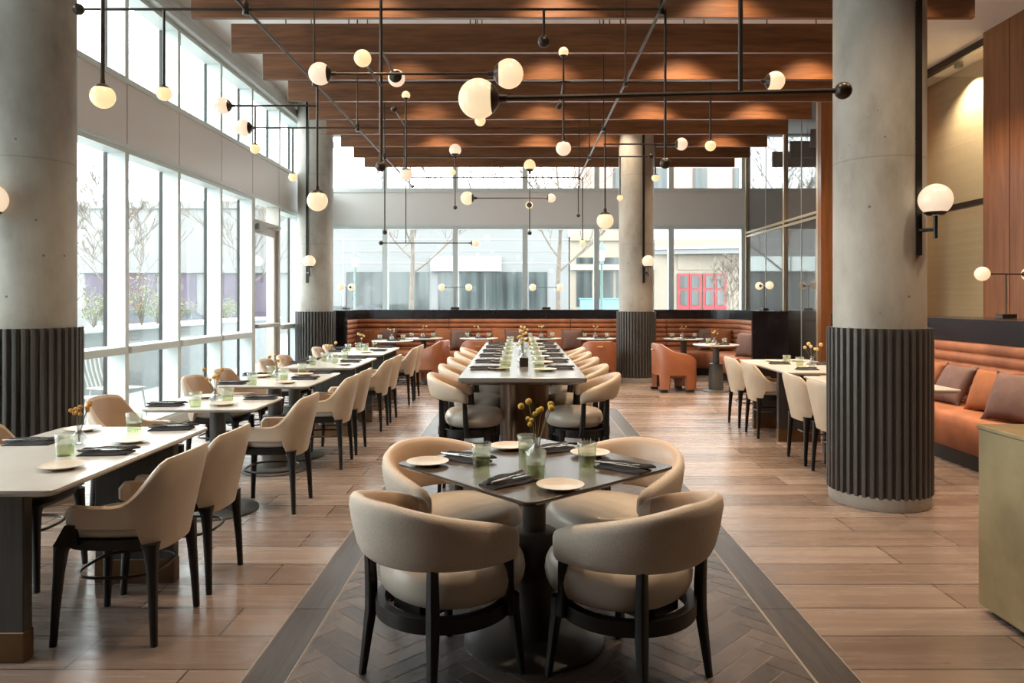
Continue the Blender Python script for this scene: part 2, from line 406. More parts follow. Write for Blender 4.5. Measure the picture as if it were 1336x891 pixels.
def win_left(ya, yb, z0, z1, rail=None):
    global wn; wn += 1
    o = bpy.data.objects.new('window_%d' % wn, None); C.objects.link(o); struct(o); o.location = (LX, ya, 0)
    def bld(mb, nm, m):
        c = mb.build(nm, m, o, 0); c.matrix_parent_inverse = Matrix.Translation((-LX, -ya, 0)); return c
    bld(MB().box(LX, XI, yb-.035, yb+.035, z0, z1), 'mullion', 'white')
    bld(MB().box(LX-.012, LX+.02, yb-.045, yb-.0355, z0, z1), 'gasket', 'black')
    bld(MB().box(LX, XI, ya+.035, yb-.035, z1-.05, z1).box(LX, XI, ya+.035, yb-.035, z0, z0+.03), 'frame', 'white')
    if rail: bld(MB().rbox(LX, XI+.03, ya+.036, yb-.036, rail-.04, rail+.04, .012), 'rail', 'white')
    bld(MB().box(LX-.006, LX+.006, ya, yb, z0, z1), 'pane', 'pane')
for a, b in zip(ys[:-1], ys[1:]):
    win_left(a, b, .10, 3.02, .94)
    win_left(a, b, 3.72, 4.70)
for a, b in ((11.0, 12.25), (12.25, 13.4), (13.4, 14.5), (14.5, 15.45)):
    win_left(a, b, 3.72, 4.70)
for a, b in ((12.3, 13.4), (13.4, 14.5), (14.5, 15.45)): win_left(a, b, .06, 3.02, 1.0)
# glazed door with a closer and push bar
d = struct(bpy.data.objects.new('door_1', None)); C.objects.link(d)
MB().box(LX, XI, 11.04, 11.10, 0, 3.02).box(LX, XI, 12.19, 12.26, 0, 3.02).box(LX, XI, 11.1, 12.19, 2.62, 2.70).build('door_frame', 'aluminium', d, 0)
MB().box(XI-.09, XI-.04, 11.11, 11.21, .02, 2.61).box(XI-.09, XI-.04, 12.08, 12.18, .02, 2.61).box(XI-.09, XI-.04, 11.21, 12.08, .02, .22).box(XI-.09, XI-.04, 11.21, 12.08, 2.5, 2.61).build('door_leaf', 'aluminium', d, 0)
MB().box(XI-.07, XI-.06, 11.2, 12.1, .2, 2.52).box(LX-.006, LX+.006, 11.1, 12.2, 2.7, 3.02).build('pane', 'pane', d, 0)
MB().rbox(XI-.03, XI+.05, 11.14, 12.15, 1.02, 1.08, .012).build('push_bar', 'steel', d)
MB().rbox(XI-.04, XI+.05, 11.15, 11.5, 2.54, 2.64, .01).tube([(XI, 11.5, 2.6), (XI+.18, 11.75, 2.62), (XI+.02, 12.0, 2.64)], .012, 6).build('door_closer', 'steel', d)

# back window wall
struct(MB().box(LX, 4.8, BY-.05, BY+.15, 3.04, 3.78).build('wall_back', 'band', smooth=0))
struct(MB().box(LX, 4.8, BY-.08, BY-.05, 3.02, 3.06).box(LX, 4.8, BY-.08, BY-.05, 3.75, 3.79).build('trim_4', 'white', smooth=0))
struct(MB().box(LX, 4.8, BY-.05, BY+.1, 0, .9).build('wall_back_lower', 'band', smooth=0))
xs = [LX, -2.87, -1.37, .115, 1.64, 3.23, 4.78]
for a, b in zip(xs[:-1], xs[1:]):
    for z0, z1 in ((.9, 3.02), (3.79, 5.0)):
        wn += 1
        o = struct(bpy.data.objects.new('window_%d' % wn, None)); C.objects.link(o)
        MB().box(b-.055, b+.055, BY-.06, BY+.1, z0, z1).build('mullion', 'white', o, 0)
        MB().box(a+.055, b-.055, BY-.06, BY+.06, z0, z0+.05).box(a+.055, b-.055, BY-.06, BY+.06, z1-.05, z1).build('frame', 'white', o, 0)
        MB().box(a, b, BY-.004, BY+.008, z0, z1).build('pane', 'pane', o, 0)
struct(MB().box(LX-.05, LX+.2, BY-.1, BY+.15, 0, 5.0).build('trim_5', 'white', smooth=0))

# right side: bronze glass wall, wood return, far glass wall, wood panelling
o = struct(MB().box(4.82, 4.95, 11.62, BY, 0, 5.0).build('wall_right', 'bronzeglass', smooth=0))
mb = MB()
for yy in (11.66, 13.15, 15.35): mb.box(4.78, 4.83, yy-.03, yy+.03, 0, 5.0)
for zz in (2.80, 2.88): mb.box(4.785, 4.83, 11.6, BY-.1, zz-.018, zz+.018)
mb.build('glazing_bar', 'gold', o, 0)
mb = MB()
for yy in (12.4, 14.2): mb.box(4.812, 4.822, yy-.006, yy+.006, 0, 5.0)
mb.build('glazing_joint', 'aluminium', o, 0)
struct(MB().box(4.78, RX+.1, 11.5, 11.62, 0, 5.0).build('wall_right_return', 'panel', smooth=0))
wn += 1
o = struct(bpy.data.objects.new('window_%d' % wn, None)); C.objects.link(o)
MB().box(RX, RX+.012, 9.62, 11.5, .1, 4.93).build('pane', glassmat('display glass', (.92, .90, .84), 1.6), o, 0)
MB().box(RX-.03, RX+.05, 9.62, 11.5, 4.90, 5.0).box(RX-.03, RX+.05, 9.62, 11.5, 2.76, 2.84).box(RX-.03, RX+.05, 11.42, 11.5, 0, 4.9).box(RX-.03, RX+.05, 9.62, 11.5, 0, .1).build('frame', 'bronze', o, 0)
o = struct(MB().box(RX+.5, RX+.6, 8.8, 12.3, 0, 5.0).box(RX+.05, RX+.5, 12.2, 12.3, 0, 5).box(RX+.05, RX+.5, 8.8, 8.9, 0, 5).build('wall_niche', 'niche', smooth=0))
struct(MB().box(RX-.15, RX+.1, -5, 9.62, 0, 5.0).build('wall_right_near', 'panel', smooth=0))
mb = MB()
for yy in (9.1, 7.9, 6.7, 5.5, 4.3): mb.box(RX-.153, RX-.149, yy-.004, yy+.004, 0, 5)
mb.build('panel_joint', 'dark', bpy.data.objects['wall_right_near'], 0)
struct(MB().box(LX, RX+.1, -5.15, -5, 0, 5.0).build('wall_rear', 'panel', smooth=0))

# concrete columns in fluted jackets
def column(x, y, label, sconce_dx, slabel):
    c = thing('column', label, 'column', (x, y, 0), 0, 'concrete columns'); struct(c)
    MB().lathe([(.308, 1.2), (.308, 5.0)], 56).build('shaft', 'concrete', c)
    n = 40; prof = []
    for k in range(n):
        for (da, r) in ((0, .322), (.12, .350), (.35, .352), (.55, .350), (.68, .322), (.84, .318)):
            a = 2*PI*(k+da)/n; prof.append((r*math.cos(a), r*math.sin(a)))
    MB().prism(prof, .09, 1.255).build('fluted_jacket', 'flute', c, 25)
    MB().lathe([(.335, 0), (.34, .01), (.34, .085), (.33, .092)], 56).build('plinth', 'plinth', c)
    # wall light: black strip up the shaft, a bracket and an opal globe
    s = thing('wall_light', slabel, 'wall light', (x, y, 0), 0, 'globe wall lights on the columns')
    a = math.asin(sconce_dx/.308); yy = -.308*math.cos(a)
    MB().box(sconce_dx-.019, sconce_dx+.019, yy-.022, yy+.012, 1.76, 4.99).build('strip', 'black', s, 0)
    gx, gy, gz = sconce_dx+.065, yy-.10, 2.13
    MB().tube([(sconce_dx, yy-.02, 1.93), (gx, gy, 1.93)], .013, 8).tube([(gx, gy, 1.87), (gx, gy, 2.03)], .014, 8).lathe([(.05, 2.025), (.075, 2.045), (.06, 2.05)], 20, (gx, gy, 0)).build('bracket', 'black', s)
    MB().sphere((gx, gy, gz), .107, 28, 18).build('globe', 'globepale', s)
column(2.61, 5.27, 'thick concrete column with fluted jacket beside the right-hand dining tables', .13, 'globe wall light on the nearest right-hand column')
column(-3.575, 5.27, 'thick concrete column with fluted jacket behind the nearest window table', -.045, 'globe wall light on the near column by the windows, cut by the frame')
column(2.09, 13.0, 'slimmer-looking concrete column with fluted jacket in front of the long rust banquette', .08, 'globe wall light on the far column before the banquette')
column(-3.66, 13.0, 'concrete column with fluted jacket beside the glazed door', -.06, 'globe wall light on the far column near the glazed door')

# hanging walnut slats
SB, SH = 4.2, .32
lims = {}
for i in range(9):
    D = 7.05+i*.985
    xl = -3.2; xr = 4.43
    lims[i] = D
    last = 'nearest' if i == 0 else ('farthest, above the banquette' if i == 8 else None)
    o = MB().rbox(xl, xr, D, D+.055, SB, SB+SH, .004, 1).build('ceiling_slat', 'slat', smooth=20)
    names = ['nearest', 'second', 'third', 'fourth', 'fifth', 'sixth', 'seventh', 'eighth', 'ninth and farthest']
    tag(o, 'long walnut ceiling slat, %s in the row counted from the camera' % names[i], 'ceiling slat', 'walnut ceiling slats')
    for hx in (-2.6, -1.9, -.55, -.47, 1.0, 1.12, 2.05, 2.75, 3.7):
        MB().tube([(hx, D+.028, SB+SH-.02), (hx, D+.028, CZ)], .006, 6).build('hanger', 'black', o)

# ceiling downlights (the room's own warm lamps)
def downlight(x, y, label, e=55, ang=96, z=CZ):
    o = thing('ceiling_downlight', label, 'downlight', (x, y, z), 0, 'ceiling downlights')
    MB().lathe([(.075, 0), (.075, -.10), (.06, -.10), (.055, -.02), (.0, -.02)], 20, cap=False).build('housing', 'black', o)
    MB().lathe([(.052, -.024), (.05, -.03), (.0, -.03)], 16).build('lens', 'globepale', o)
    l = bpy.data.lights.new('downlight_lamp', 'SPOT'); l.energy = e; l.color = (1, .74, .50); l.spot_size = math.radians(ang); l.spot_blend = .6; l.shadow_soft_size = .05
    lo = bpy.data.objects.new('downlight_lamp', l); C.objects.link(lo); lo.parent = o; lo.location = (0, 0, -.11)
k = 0
rows = ['over the square table', 'over the long table, near end', 'over the long table, middle', 'over the long table, far end', 'over the round tables']
for j, y in enumerate((3.6, 6.56, 8.53, 10.5, 12.46)):
    for i, x in enumerate((-1.4, .35, 1.45 if j == 4 else 2.0, 3.6)):
        k += 1
        downlight(x, y, 'small black ceiling downlight %s, %s from the window wall' % (rows[j], ['first', 'second', 'third', 'fourth'][i]), (190, (150, 260, 260, 200)[i], (110, 170, 300, 260)[i], (110, 170, 240, 260)[i], 200)[j])
for j, y in enumerate((4.5, 6.8, 9.1)):
    downlight(5.0, y, 'small black ceiling downlight above the right-hand banquette, %s from the camera' % ['first', 'second', 'third'][j], 300)
for j, y in enumerate((9.8, 10.8)):
    l = bpy.data.lights.new('niche_lamp', 'SPOT'); l.energy = 260; l.color = (1, .84, .60); l.spot_size = 2.2; l.spot_blend = .8
    o = thing('niche_downlight', 'small downlight inside the lit display niche, %s from the camera' % ['first', 'second'][j], 'downlight', (RX+.24, y, CZ), 0, 'niche downlights')
    MB().lathe([(.06, 0), (.06, -.08), (.0, -.08)], 16).build('housing', 'black', o)
    lo = bpy.data.objects.new('niche_lamp', l); C.objects.link(lo); lo.parent = o; lo.location = (0, 0, -.1)

# ================================================================== CHAIRS
def make_dining(shell, seatm):
    t = thing('dining_chair', '', 'chair')
    n = 37; secs = []
    for i in range(n):
        u = -1+2*i/(n-1); au = abs(u); a = u*math.radians(128)
        def pos(off, lean):
            c, s_ = -math.cos(a), math.sin(a)
            rx, ry = .235+off+lean, .235+off+lean*.7
            return math.copysign(abs(c)**.72, c)*rx, math.copysign(abs(s_)**.72, s_)*ry
        top = .592+.19*(1-sm(.0, 1, (au-.26)/.44))**1.5 if au > .26 else .782
        top += .012*(1-(au/.26)**2) if au < .26 else 0
        bot = .385+.115*sm(.40, .50, au)
        if au > .93: e = (au-.93)/.07; top -= .03*e*e; bot += .012*e*e
        sec = []
        back = 1-sm(.3, .75, au)
        for k, (off, f) in enumerate(((0, 0), (0, .33), (0, .66), (0, .93), (-.012, 1), (-.026, 1), (-.034, .95), (-.034, .66), (-.034, .33), (-.034, 0))):
            z = bot+(top-bot)*f
            x, y = pos(off, (z-.45)*(.05+.16*back))
            sec.append((x, y, z))
        secs.append(sec)
    MB().loft(secs).build('backrest', shell, t, 50)
    def inw(p, d=.004):
        v = Vector((p[0], p[1], 0)); v = v-v.normalized()*d; return (v.x, v.y, p[2])
    lin = []
    for sec in secs[2:-2]:
        q = [sec[6], sec[7], sec[8], sec[9]]; lin.append([inw(p) for p in q]+[inw(p, -.004) for p in q[::-1]])
    MB().loft(lin).build('back_lining', 'tan', t, 50)
    MB().loft(cushion(.215, .205, 3.2, .445, .505, cx=.01, dome=.012)).build('seat', seatm, t, 60)
    MB().loft([srect(.205, .20, 3.2, 36, .40, .01), srect(.222, .212, 3.2, 36, .42, .01), srect(.222, .212, 3.2, 36, .447, .01)]).build('seat_frame', 'legwood', t)
    for sx in (1, -1):
        for sy in (1, -1):
            mb = MB(); rings = []
            for (z, k, hx) in ((0, 1.0, .014), (.15, .97, .017), (.30, .93, .021), (.39, .90, .027), (.425, .86, .038)):
                cx, cy = .01+sx*.212*k, sy*.200*k
                rings.append(srect(hx, hx*.9, 3, 12, z, cx, cy))
            mb.loft(rings).build('leg', 'legwood', t)
    for sy in (1, -1):
        MB().loft([[(x, sy*.222+dy, z) for x, dy, z in r] for r in
                   ([(.10, -.014, .43), (.20, -.014, .43), (.20, .014, .43), (.10, .014, .43)], [(.115, -.010, .515), (.155, -.010, .515), (.155, .010, .515), (.115, .010, .515)])]).build('arm_bracket', 'legwood', t)
    pts = [(.01+.175*math.copysign(abs(math.cos(a))**.7, math.cos(a)), .172*math.copysign(abs(math.sin(a))**.7, math.sin(a)), .275) for a in [2*PI*i/40 for i in range(40)]]
    MB().tube(pts, .0075, 6, closed=True).build('stretcher', 'bronze', t)
    return t
chair_tan = Proto(lambda: make_dining('cream', 'seatleather'))

def make_round(name, R, seat_z0, seat_z1, ring_z, band_b, band_t, arm_t, band_m, foot=None, th=.036, A=118, sk=.97, sx_=.05):
    t = thing(name, '', 'chair' if name == 'armchair' else 'stool')
    n = 41; secs = []; A = math.radians(A)
    for i in range(n):
        u = -1+2*i/(n-1); au = abs(u); a = u*A
        top = arm_t+(band_t-arm_t)*(1-min(1, max(0, (au-.12)/.88))**1.25); bot = band_b-.01*sm(.4, 1, au)
        k = 1
        if au > .94: k = math.sqrt(max(0.02, 1-((au-.94)/.06)**2))
        mid = (top+bot)/2-.01*sm(.8, 1, au); hh = (top-bot)/2*(.55+.45*k); tt = th*(.3+.7*k)
        sec = []
        for j in range(14):
            b = 2*PI*j/14; cb, sb = math.cos(b), math.sin(b)
            dr = math.copysign(abs(cb)**.8, cb)*tt; z = mid+math.copysign(abs(sb)**.62, sb)*hh
            lean = (z-band_b)*.20*(1-.6*sm(.3, .9, au))
            r = R+dr+lean
            sec.append((-math.cos(a)*r*1.0, math.sin(a)*r, z))
        secs.append(sec)
    MB().loft(secs).build('backrest', band_m, t, 60)
    def inw(p, d):
        v = Vector((p[0], p[1], 0)); v = v-v.normalized()*d; return (v.x, v.y, p[2])
    lin = []
    for sec in secs[2:-2]:
        q = sec[4:11]; lin.append([inw(p, .002) for p in q]+[inw(p, -.006) for p in q[::-1]])
    MB().loft(lin).build('back_lining', 'tan', t, 60)
    sr = R*sk
    MB().loft(cushion(sr, sr, 2.25, seat_z0, seat_z1, cx=sx_, dome=.018, steps=8)).build('seat', 'seatleather', t, 60)
    # curved rail under the seat
    mb = MB(); q = R*.93
    o_ = [(math.cos(a)*q+.01, math.sin(a)*q) for a in [2*PI*i/48 for i in range(48)]]
    i_ = [(x*.86, y*.86) for x, y in o_]
    mb.loft([[(x, y, ring_z) for x, y in o_], [(x, y, ring_z+.055) for x, y in o_], [(x, y, ring_z+.055) for x, y in i_], [(x, y, ring_z) for x, y in i_]], cap=False, closed=True)
    mb.build('rail', 'legwood', t)
    MB().rbox(-sr*.8+sx_, sr*.8+sx_, -.09, .09, ring_z+.015, seat_z0+.02, .01, 1).build('seat_block', 'legwood', t)
    for sx in (1, -1):
        for sy in (1, -1):
            aa = math.radians(46 if sx > 0 else 44)
            ux, uy = sx*math.cos(aa), sy*math.sin(aa)
            rings = []
            lst = ((0, R*1.09, .013), (ring_z*.5, R*1.03, .017), (ring_z, R*.97, .022), (ring_z+.05, R*.965, .022))
            if sx < 0: lst = lst[:3]+((ring_z+.1, R*.97, .022), (band_b+.05, R*1.0, .018))
            for z, rr, hw in lst: rings.append(srect(hw, hw, 3, 12, z, ux*rr, uy*rr))
            MB().loft(rings).build('leg', 'legwood', t)
    for sy in (1, -1):
        a1 = A-math.radians(7); u1 = (-math.cos(a1), sy*math.sin(a1))
        MB().loft([srect(hw, hw, 3, 12, z, u1[0]*rr+dx, u1[1]*rr) for z, rr, hw, dx in ((ring_z+.01, R*.95, .020, .02), (ring_z+.12, R*.97, .019, .008), (band_b+.05, R*1.0, .016, 0))]).build('arm_post', 'legwood', t)
    if foot:
        q2 = R*.96
        for z in (foot,):
            cs = [(.70*R*1.06, .70*R*1.06), (.70*R*1.06, -.70*R*1.06), (-.70*R*1.06, -.70*R*1.06), (-.70*R*1.06, .70*R*1.06)]
            mb = MB()
            for i in range(4): mb.tube([(*cs[i], z), (*cs[(i+1) % 4], z)], .011, 8)
            mb.build('footrest', 'bronze', t)
    return t
armchair = Proto(lambda: make_round('armchair', .285, .335, .485, .265, .50, .742, .605, 'linen'))
stool = Proto(lambda: make_round('counter_stool', .235, .525, .645, .46, .728, .912, .79, 'cream', foot=.2, th=.030, A=98, sk=.92, sx_=.06))

# ================================================================== TABLES
def slab_table(x0, x1, y0, y1, label, legs):
    t = thing('dining_table', label, 'table', ((x0+x1)/2, (y0+y1)/2, 0), 0, 'slab-leg dining tables')
    hx, hy = (x1-x0)/2, (y1-y0)/2
    MB().loft([rrect(hx-.02, hy-.02, .03, .722), rrect(hx, hy, .035, .738), rrect(hx, hy, .035, .748), rrect(hx-.002, hy-.002, .035, .75)]).build('tabletop', 'stone', t, 30)
    for (a, b, yy) in legs:
        MB().rbox(a*hx, b*hx, yy*hy-.028, yy*hy+.028, .12, .722, .004, 1).build('leg', 'tableleg', t).name
        c = [o for o in C.objects if o.parent == t and o.name.startswith('leg')][-1]
        MB().rbox(a*hx-.003, b*hx+.003, yy*hy-.031, yy*hy+.031, 0, .122, .003, 1).build('foot', 'footbrass', c)
    return t
def ped(t, x, y, up=.052, low=.095, zl=.47, base=.28, m='pedestal', topz=.735, tap=1.0):
    MB().lathe([(up, zl-.01), (up, topz-.03), (up*1.9, topz)], 28, (x, y, 0)).build('post', m, t)
    MB().lathe([(low*.96*tap, .02), (low*tap, .06), (low, zl-.02), (low*.99, zl), (low*.9, zl+.004)], 32, (x, y, 0)).build('pedestal', m, t)
    MB().lathe([(base, 0), (base, .010), (base*.96, .016), (low*1.25*tap, .032)], 40, (x, y, 0)).build('base', m, t)
def stone_top(t, hx, hy, m='stone', r=.04, th=.022):
    MB().loft([rrect(hx-.016, hy-.016, r, .75-th), rrect(hx, hy, r, .75-th*.4), rrect(hx, hy, r, .748), rrect(hx-.002, hy-.002, r, .75)]).build('tabletop', m, t, 30)

slab_table(-2.52, -1.72, 2.67, 4.02, 'pale stone-topped slab-leg table nearest the camera on the window side', [(-.72, .34, -.62), (-.15, .86, .60)])
t2 = thing('dining_table', 'small pale-topped pedestal table just behind the nearest window table', 'table', (-2.08, 4.97, 0)); stone_top(t2, .37, .31); ped(t2, -.01, .05, .052, .095, .47, .27)
t3 = thing('dining_table', 'pale-topped table on two stepped pedestals, third along the windows', 'table', (-2.10, 6.47, 0)); stone_top(t3, .37, .56); ped(t3, 0, -.25, .055, .10, .47, .27); ped(t3, 0, .30, .055, .10, .47, .27)
slab_table(-2.48, -1.74, 7.58, 8.85, 'pale slab-leg table fourth along the windows', [(-.2, .95, -.70), (-.2, .95, .7)])
slab_table(-2.54, -1.78, 9.37, 10.8, 'pale slab-leg table farthest along the windows', [(-.2, .95, -.70), (-.2, .95, .7)])
slab_table(2.60, 3.42, 7.05, 8.62, 'pale slab-leg table on the column side, behind the fluted column', [(-.85, .2, -.45), (-.85, .2, .55)])
slab_table(2.62, 3.46, 5.66, 6.72, 'pale slab-leg table mostly hidden behind the nearest right-hand column', [(-.8, .2, -.5), (-.8, .2, .5)])

ft = thing('square_table', 'dark taupe square pedestal table turned diagonally in front', 'table', (.062, 3.10, 0), math.radians(45-3))
stone_top(ft, .425, .425, 'taupe', .04, .02); ped(ft, 0, 0, .05, .095, .47, .30, 'darkpedestal')

lt = thing('long_table', 'long grey counter-height communal table in the middle of the room', 'table', (.02, 7.3, 0))
hx, hy, z1 = .455, 2.2, .905
MB().loft([rrect(hx-.10, hy-.10, .02, z1-.062), rrect(hx-.045, hy-.045, .02, z1-.048), rrect(hx, hy, .02, z1-.03), rrect(hx, hy, .02, z1-.002), rrect(hx-.003, hy-.003, .02, z1)]).build('tabletop', 'longtop', lt, 20)
for yy in (-1.35, 1.35):
    MB().loft([srect(.20, .32, 2.4, 48, 0, .02, yy), srect(.20, .32, 2.4, 48, z1-.06, .02, yy)]).build('pedestal', 'bronzewood', lt)
    MB().loft([srect(.23, .35, 2.4, 48, 0, .02, yy), srect(.23, .35, 2.4, 48, .012, .02, yy), srect(.20, .32, 2.4, 48, .02, .02, yy)]).build('base', 'bronze', lt)

def make_roundtable():
    t = thing('round_table', '', 'table')
    MB().lathe([(.33, .722), (.365, .738), (.365, .748), (.362, .75)], 48).build('tabletop', 'stone', t)
    ped(t, 0, 0, .052, .105, .44, .21, tap=1.12)
    return t
rtab = Proto(make_roundtable)
RT = [(-2.23, 12.72, 'round pale table before the rust armchair at the window end of the banquette'),
      (-1.80, 13.58, 'round pale table against the banquette behind the rust side-facing armchair'),
      (-.76, 13.55, 'round pale table in the banquette middle, behind the half-hidden rust armchair'),
      (.42, 13.55, 'round pale table seen past the far end of the long table'),
      (1.43, 13.50, 'round pale table before the rust armchair shown from behind beside the far column'),
      (3.03, 13.40, 'round pale table in the curved banquette corner'),
      (3.14, 11.60, 'round pale table in front of the black banquette end, fully seen to its base')]
for x, y, lab in RT: rtab((x, y, 0), 0, lab, 'round banquette tables')

def make_barrel():
    t = thing('barrel_armchair', '', 'armchair'); n = 161; A = math.radians(140); secs = []
    for i in range(n):
        u = -1+2*i/(n-1); au = abs(u); a = u*A
        top = .76-.25*min(1, max(0, (au-.24)/.76))
        leg = max(1-sm(.0, .015, abs(au-.34)-.13), 1-sm(0, .015, .72-au))
        bot = .27-.225*leg
        sec = []
        for off, f in ((0, 0), (0, .5), (0, .95), (-.015, 1), (-.055, 1), (-.07, .95), (-.07, .5), (-.07, 0)):
            z = bot+(top-bot)*f; r = .33+off+.03*max(0, z-.35)
            c, s_ = -math.cos(a), math.sin(a)
            sec.append((math.copysign(abs(c)**.66, c)*r*1.02, math.copysign(abs(s_)**.66, s_)*r*.93, z))
        secs.append(sec)
    MB().loft(secs).build('shell', 'rustleather', t, 50)
    MB().loft(cushion(.27, .24, 3, .22, .44, cx=.03, dome=.015)).build('seat', 'rust', t, 60)
    for sx, sy in ((-.26, -.235), (-.26, .235), (.16, -.265), (.16, .265)):
        MB().rbox(sx-.055, sx+.055, sy-.045, sy+.035, 0, .05, .004, 1).build('foot', 'black', t)
    MB().tube([(-.335, -.03, .665), (-.375, -.03, .665)], .006, 6).tube([(-.335, .03, .665), (-.375, .03, .665)], .006, 6).tube([(-.372, -.045, .665), (-.372, .045, .665)], .008, 6).build('pull_handle', 'brass', t)
    return t
barrel = Proto(make_barrel)
barrel((-1.58, 12.62, 0), math.radians(165), 'rust barrel armchair turned side-on towards the window-end round table', 'rust barrel armchairs')
barrel((-.72, 12.72, 0), math.radians(90), 'rust barrel armchair half hidden by the long table, back to camera', 'rust barrel armchairs')
barrel((1.36, 12.60, 0), math.radians(90), 'rust barrel armchair shown square from behind, left of the far column', 'rust barrel armchairs')
barrel((2.49, 11.68, 0), math.radians(8), 'rust barrel armchair in profile right of the far column', 'rust barrel armchairs')

# ------------------------------------------------------------------ chair placing
armchair((-.30, 2.82, 0), math.radians(45), 'cream barrel armchair at the square table, front left, back to camera', 'armchairs at the square table')
armchair((.42, 2.80, 0), math.radians(135), 'cream barrel armchair at the square table, front right, back to camera', 'armchairs at the square table')
armchair((-.31, 3.49, 0), math.radians(-45), 'cream barrel armchair on the far window side of the square table', 'armchairs at the square table')
armchair((.44, 3.49, 0), math.radians(-135), 'cream barrel armchair on the far column side of the square table', 'armchairs at the square table')
ordn = ['nearest', 'second', 'third', 'fourth', 'farthest']
for i in range(5):
    y = 5.42+.74*i
    stool((-.40, y, 0), 0, 'cream counter stool, %s along the window side of the long table' % ordn[i], 'counter stools at the long table')
    stool((.465, y, 0), PI, 'cream counter stool, %s along the column side of the long table' % ordn[i], 'counter stools at the long table')
G_ = 'shell dining chairs'
for y, lab in ((3.24, 'cream shell dining chair nearest the camera, aisle side of the first window table'),
               (3.78, 'cream shell dining chair second from the camera, aisle side of the first window table'),
               (5.12, 'cream shell dining chair alone on the aisle side of the small pedestal table'),
               (6.42, 'cream shell dining chair, nearer of two on the aisle side of the twin-pedestal table'),
               (7.00, 'cream shell dining chair, farther of two on the aisle side of the twin-pedestal table'),
               (8.22, 'cream shell dining chair, nearer of two on the aisle side of the fourth window table'),
               (8.80, 'cream shell dining chair, farther of two on the aisle side of the fourth window table'),
               (10.25, 'cream shell dining chair, nearer of two on the aisle side of the farthest window table'),
               (10.82, 'cream shell dining chair, farther of two on the aisle side of the farthest window table')):
    chair_tan((-1.735, y, 0), PI, lab, G_)
for y, lab in ((3.24, 'shell dining chair tucked under the window side of the nearest window table'),
               (3.80, 'shell dining chair behind the slab leg on the window side of the nearest table'),
               (4.98, 'tan shell dining chair facing the room by the glass at the small pedestal table'),
               (6.35, 'tan shell dining chair, nearer of two by the glass at the twin-pedestal table'),
               (6.98, 'tan shell dining chair, farther of two by the glass at the twin-pedestal table'),
               (8.15, 'tan shell dining chair, nearer of two by the glass at the fourth window table'),
               (8.78, 'tan shell dining chair, farther of two by the glass at the fourth window table'),
               (10.25, 'shell dining chair, nearer of two by the glass at the farthest window table'),
               (10.80, 'shell dining chair, farther of two by the glass at the farthest window table')):
    chair_tan((-2.62, y, 0), 0, lab, G_)
for y, lab in ((8.45, 'cream shell dining chair farthest of four on the column side'),
               (7.80, 'cream shell dining chair second farthest of four on the column side, its arm showing'),
               (6.54, 'cream shell dining chair third of four on the column side, before the hidden table'),
               (5.98, 'cream shell dining chair nearest of four on the column side, cut by the column')):
    chair_tan((2.70, y, 0), 0, lab, G_)

# ================================================================== BANQUETTES
def sweep(path, prof, closed_prof=True):
    """profile points are (n, z): n measured to the right-hand side of the path direction"""
    k = len(path); rings = []
    for i in range(k):
        p = Vector(path[i])
        d0 = (Vector(path[i])-Vector(path[i-1])).normalized() if i else None
        d1 = (Vector(path[i+1])-Vector(path[i])).normalized() if i < k-1 else None
        if d0 is None: d0 = d1
        if d1 is None: d1 = d0
        n0 = Vector((d0.y, -d0.x)); n1 = Vector((d1.y, -d1.x)); nn = (n0+n1).normalized(); sc = 1/max(.35, nn.dot(n0))
        rings.append([(p.x+nn.x*a*sc, p.y+nn.y*a*sc, z) for a, z in prof])
    return MB().loft(rings)
def arc(cx, cy, r, a0, a1, n=7): return [(cx+r*math.cos(math.radians(a0+(a1-a0)*i/n)), cy+r*math.sin(math.radians(a0+(a1-a0)*i/n))) for i in range(n+1)]
def channel_profile(z0, z1, nch, bulge=.035, back=.10):
    pr = [(-back, z0), ]
    h = (z1-z0)/nch
    for c in range(nch):
        for j in range(6):
            u = j/6
            pr.append((bulge*math.sqrt(max(0, 1-(2*u-1)**2))+.015, z0+h*(c+u)))
    pr += [(.015, z1), (-back, z1)]
    return pr
def banquette(path, seams, label, z_seat=.46, depth=.62, ledge_t=.45, ledge_path=None, z_top=1.265, z_ch=1.085, nch=7, caps=True):
    t = thing('banquette', label, 'banquette')
    segs = []; cur = [path[0]]
    for i in range(1, len(path)):
        cur.append(path[i])
        if i in seams: segs.append(cur); cur = [path[i]]
    segs.append(cur)
    def shrink(s, g=.006):
        a = Vector(s[0]); b = Vector(s[1]); c = Vector(s[-1]); d = Vector(s[-2])
        return [tuple(a+(b-a).normalized()*g)]+s[1:-1]+[tuple(c+(d-c).normalized()*g)]
    for s in segs:
        s2 = shrink(s)
        sweep(s2, channel_profile(z_seat-.03, z_ch, nch)).build('back_cushion', 'rust', t, 40)
        b = depth
        sweep(s2, [(-.05, .14), (b-.03, .14), (b-.005, .17), (b, z_seat-.10), (b-.01, z_seat-.03), (b-.05, z_seat-.002), (b-.1, z_seat), (.0, z_seat+.01), (-.05, z_seat)]).build('seat', 'rust', t, 50)
    sweep(path, [(-.05, 0), (depth-.06, 0), (depth-.06, .14), (-.05, .14)]).build('plinth', 'black', t, 0)
    sweep(ledge_path or path, [(-ledge_t, z_ch-.0), (.03, z_ch), (.03, z_top), (-ledge_t, z_top)]).build('ledge', 'ledge', t, 0)
    sweep(ledge_path or path, [(-ledge_t, 0), (-.08, 0), (-.08, z_ch), (-ledge_t, z_ch)]).build('carcass', 'black', t, 0)
    return t
BYF = 14.62
pth = [(-3.27, 13.48), (-3.27, BYF)]
pth = [(-3.27, 13.48), (-3.27, 14.45), (-3.10, BYF), (-1.42, BYF), (1.02, BYF), (2.95, BYF)] + arc(3.57, 13.92, .70, 90, 0, 8)[0:] + [(4.27, 12.35)]
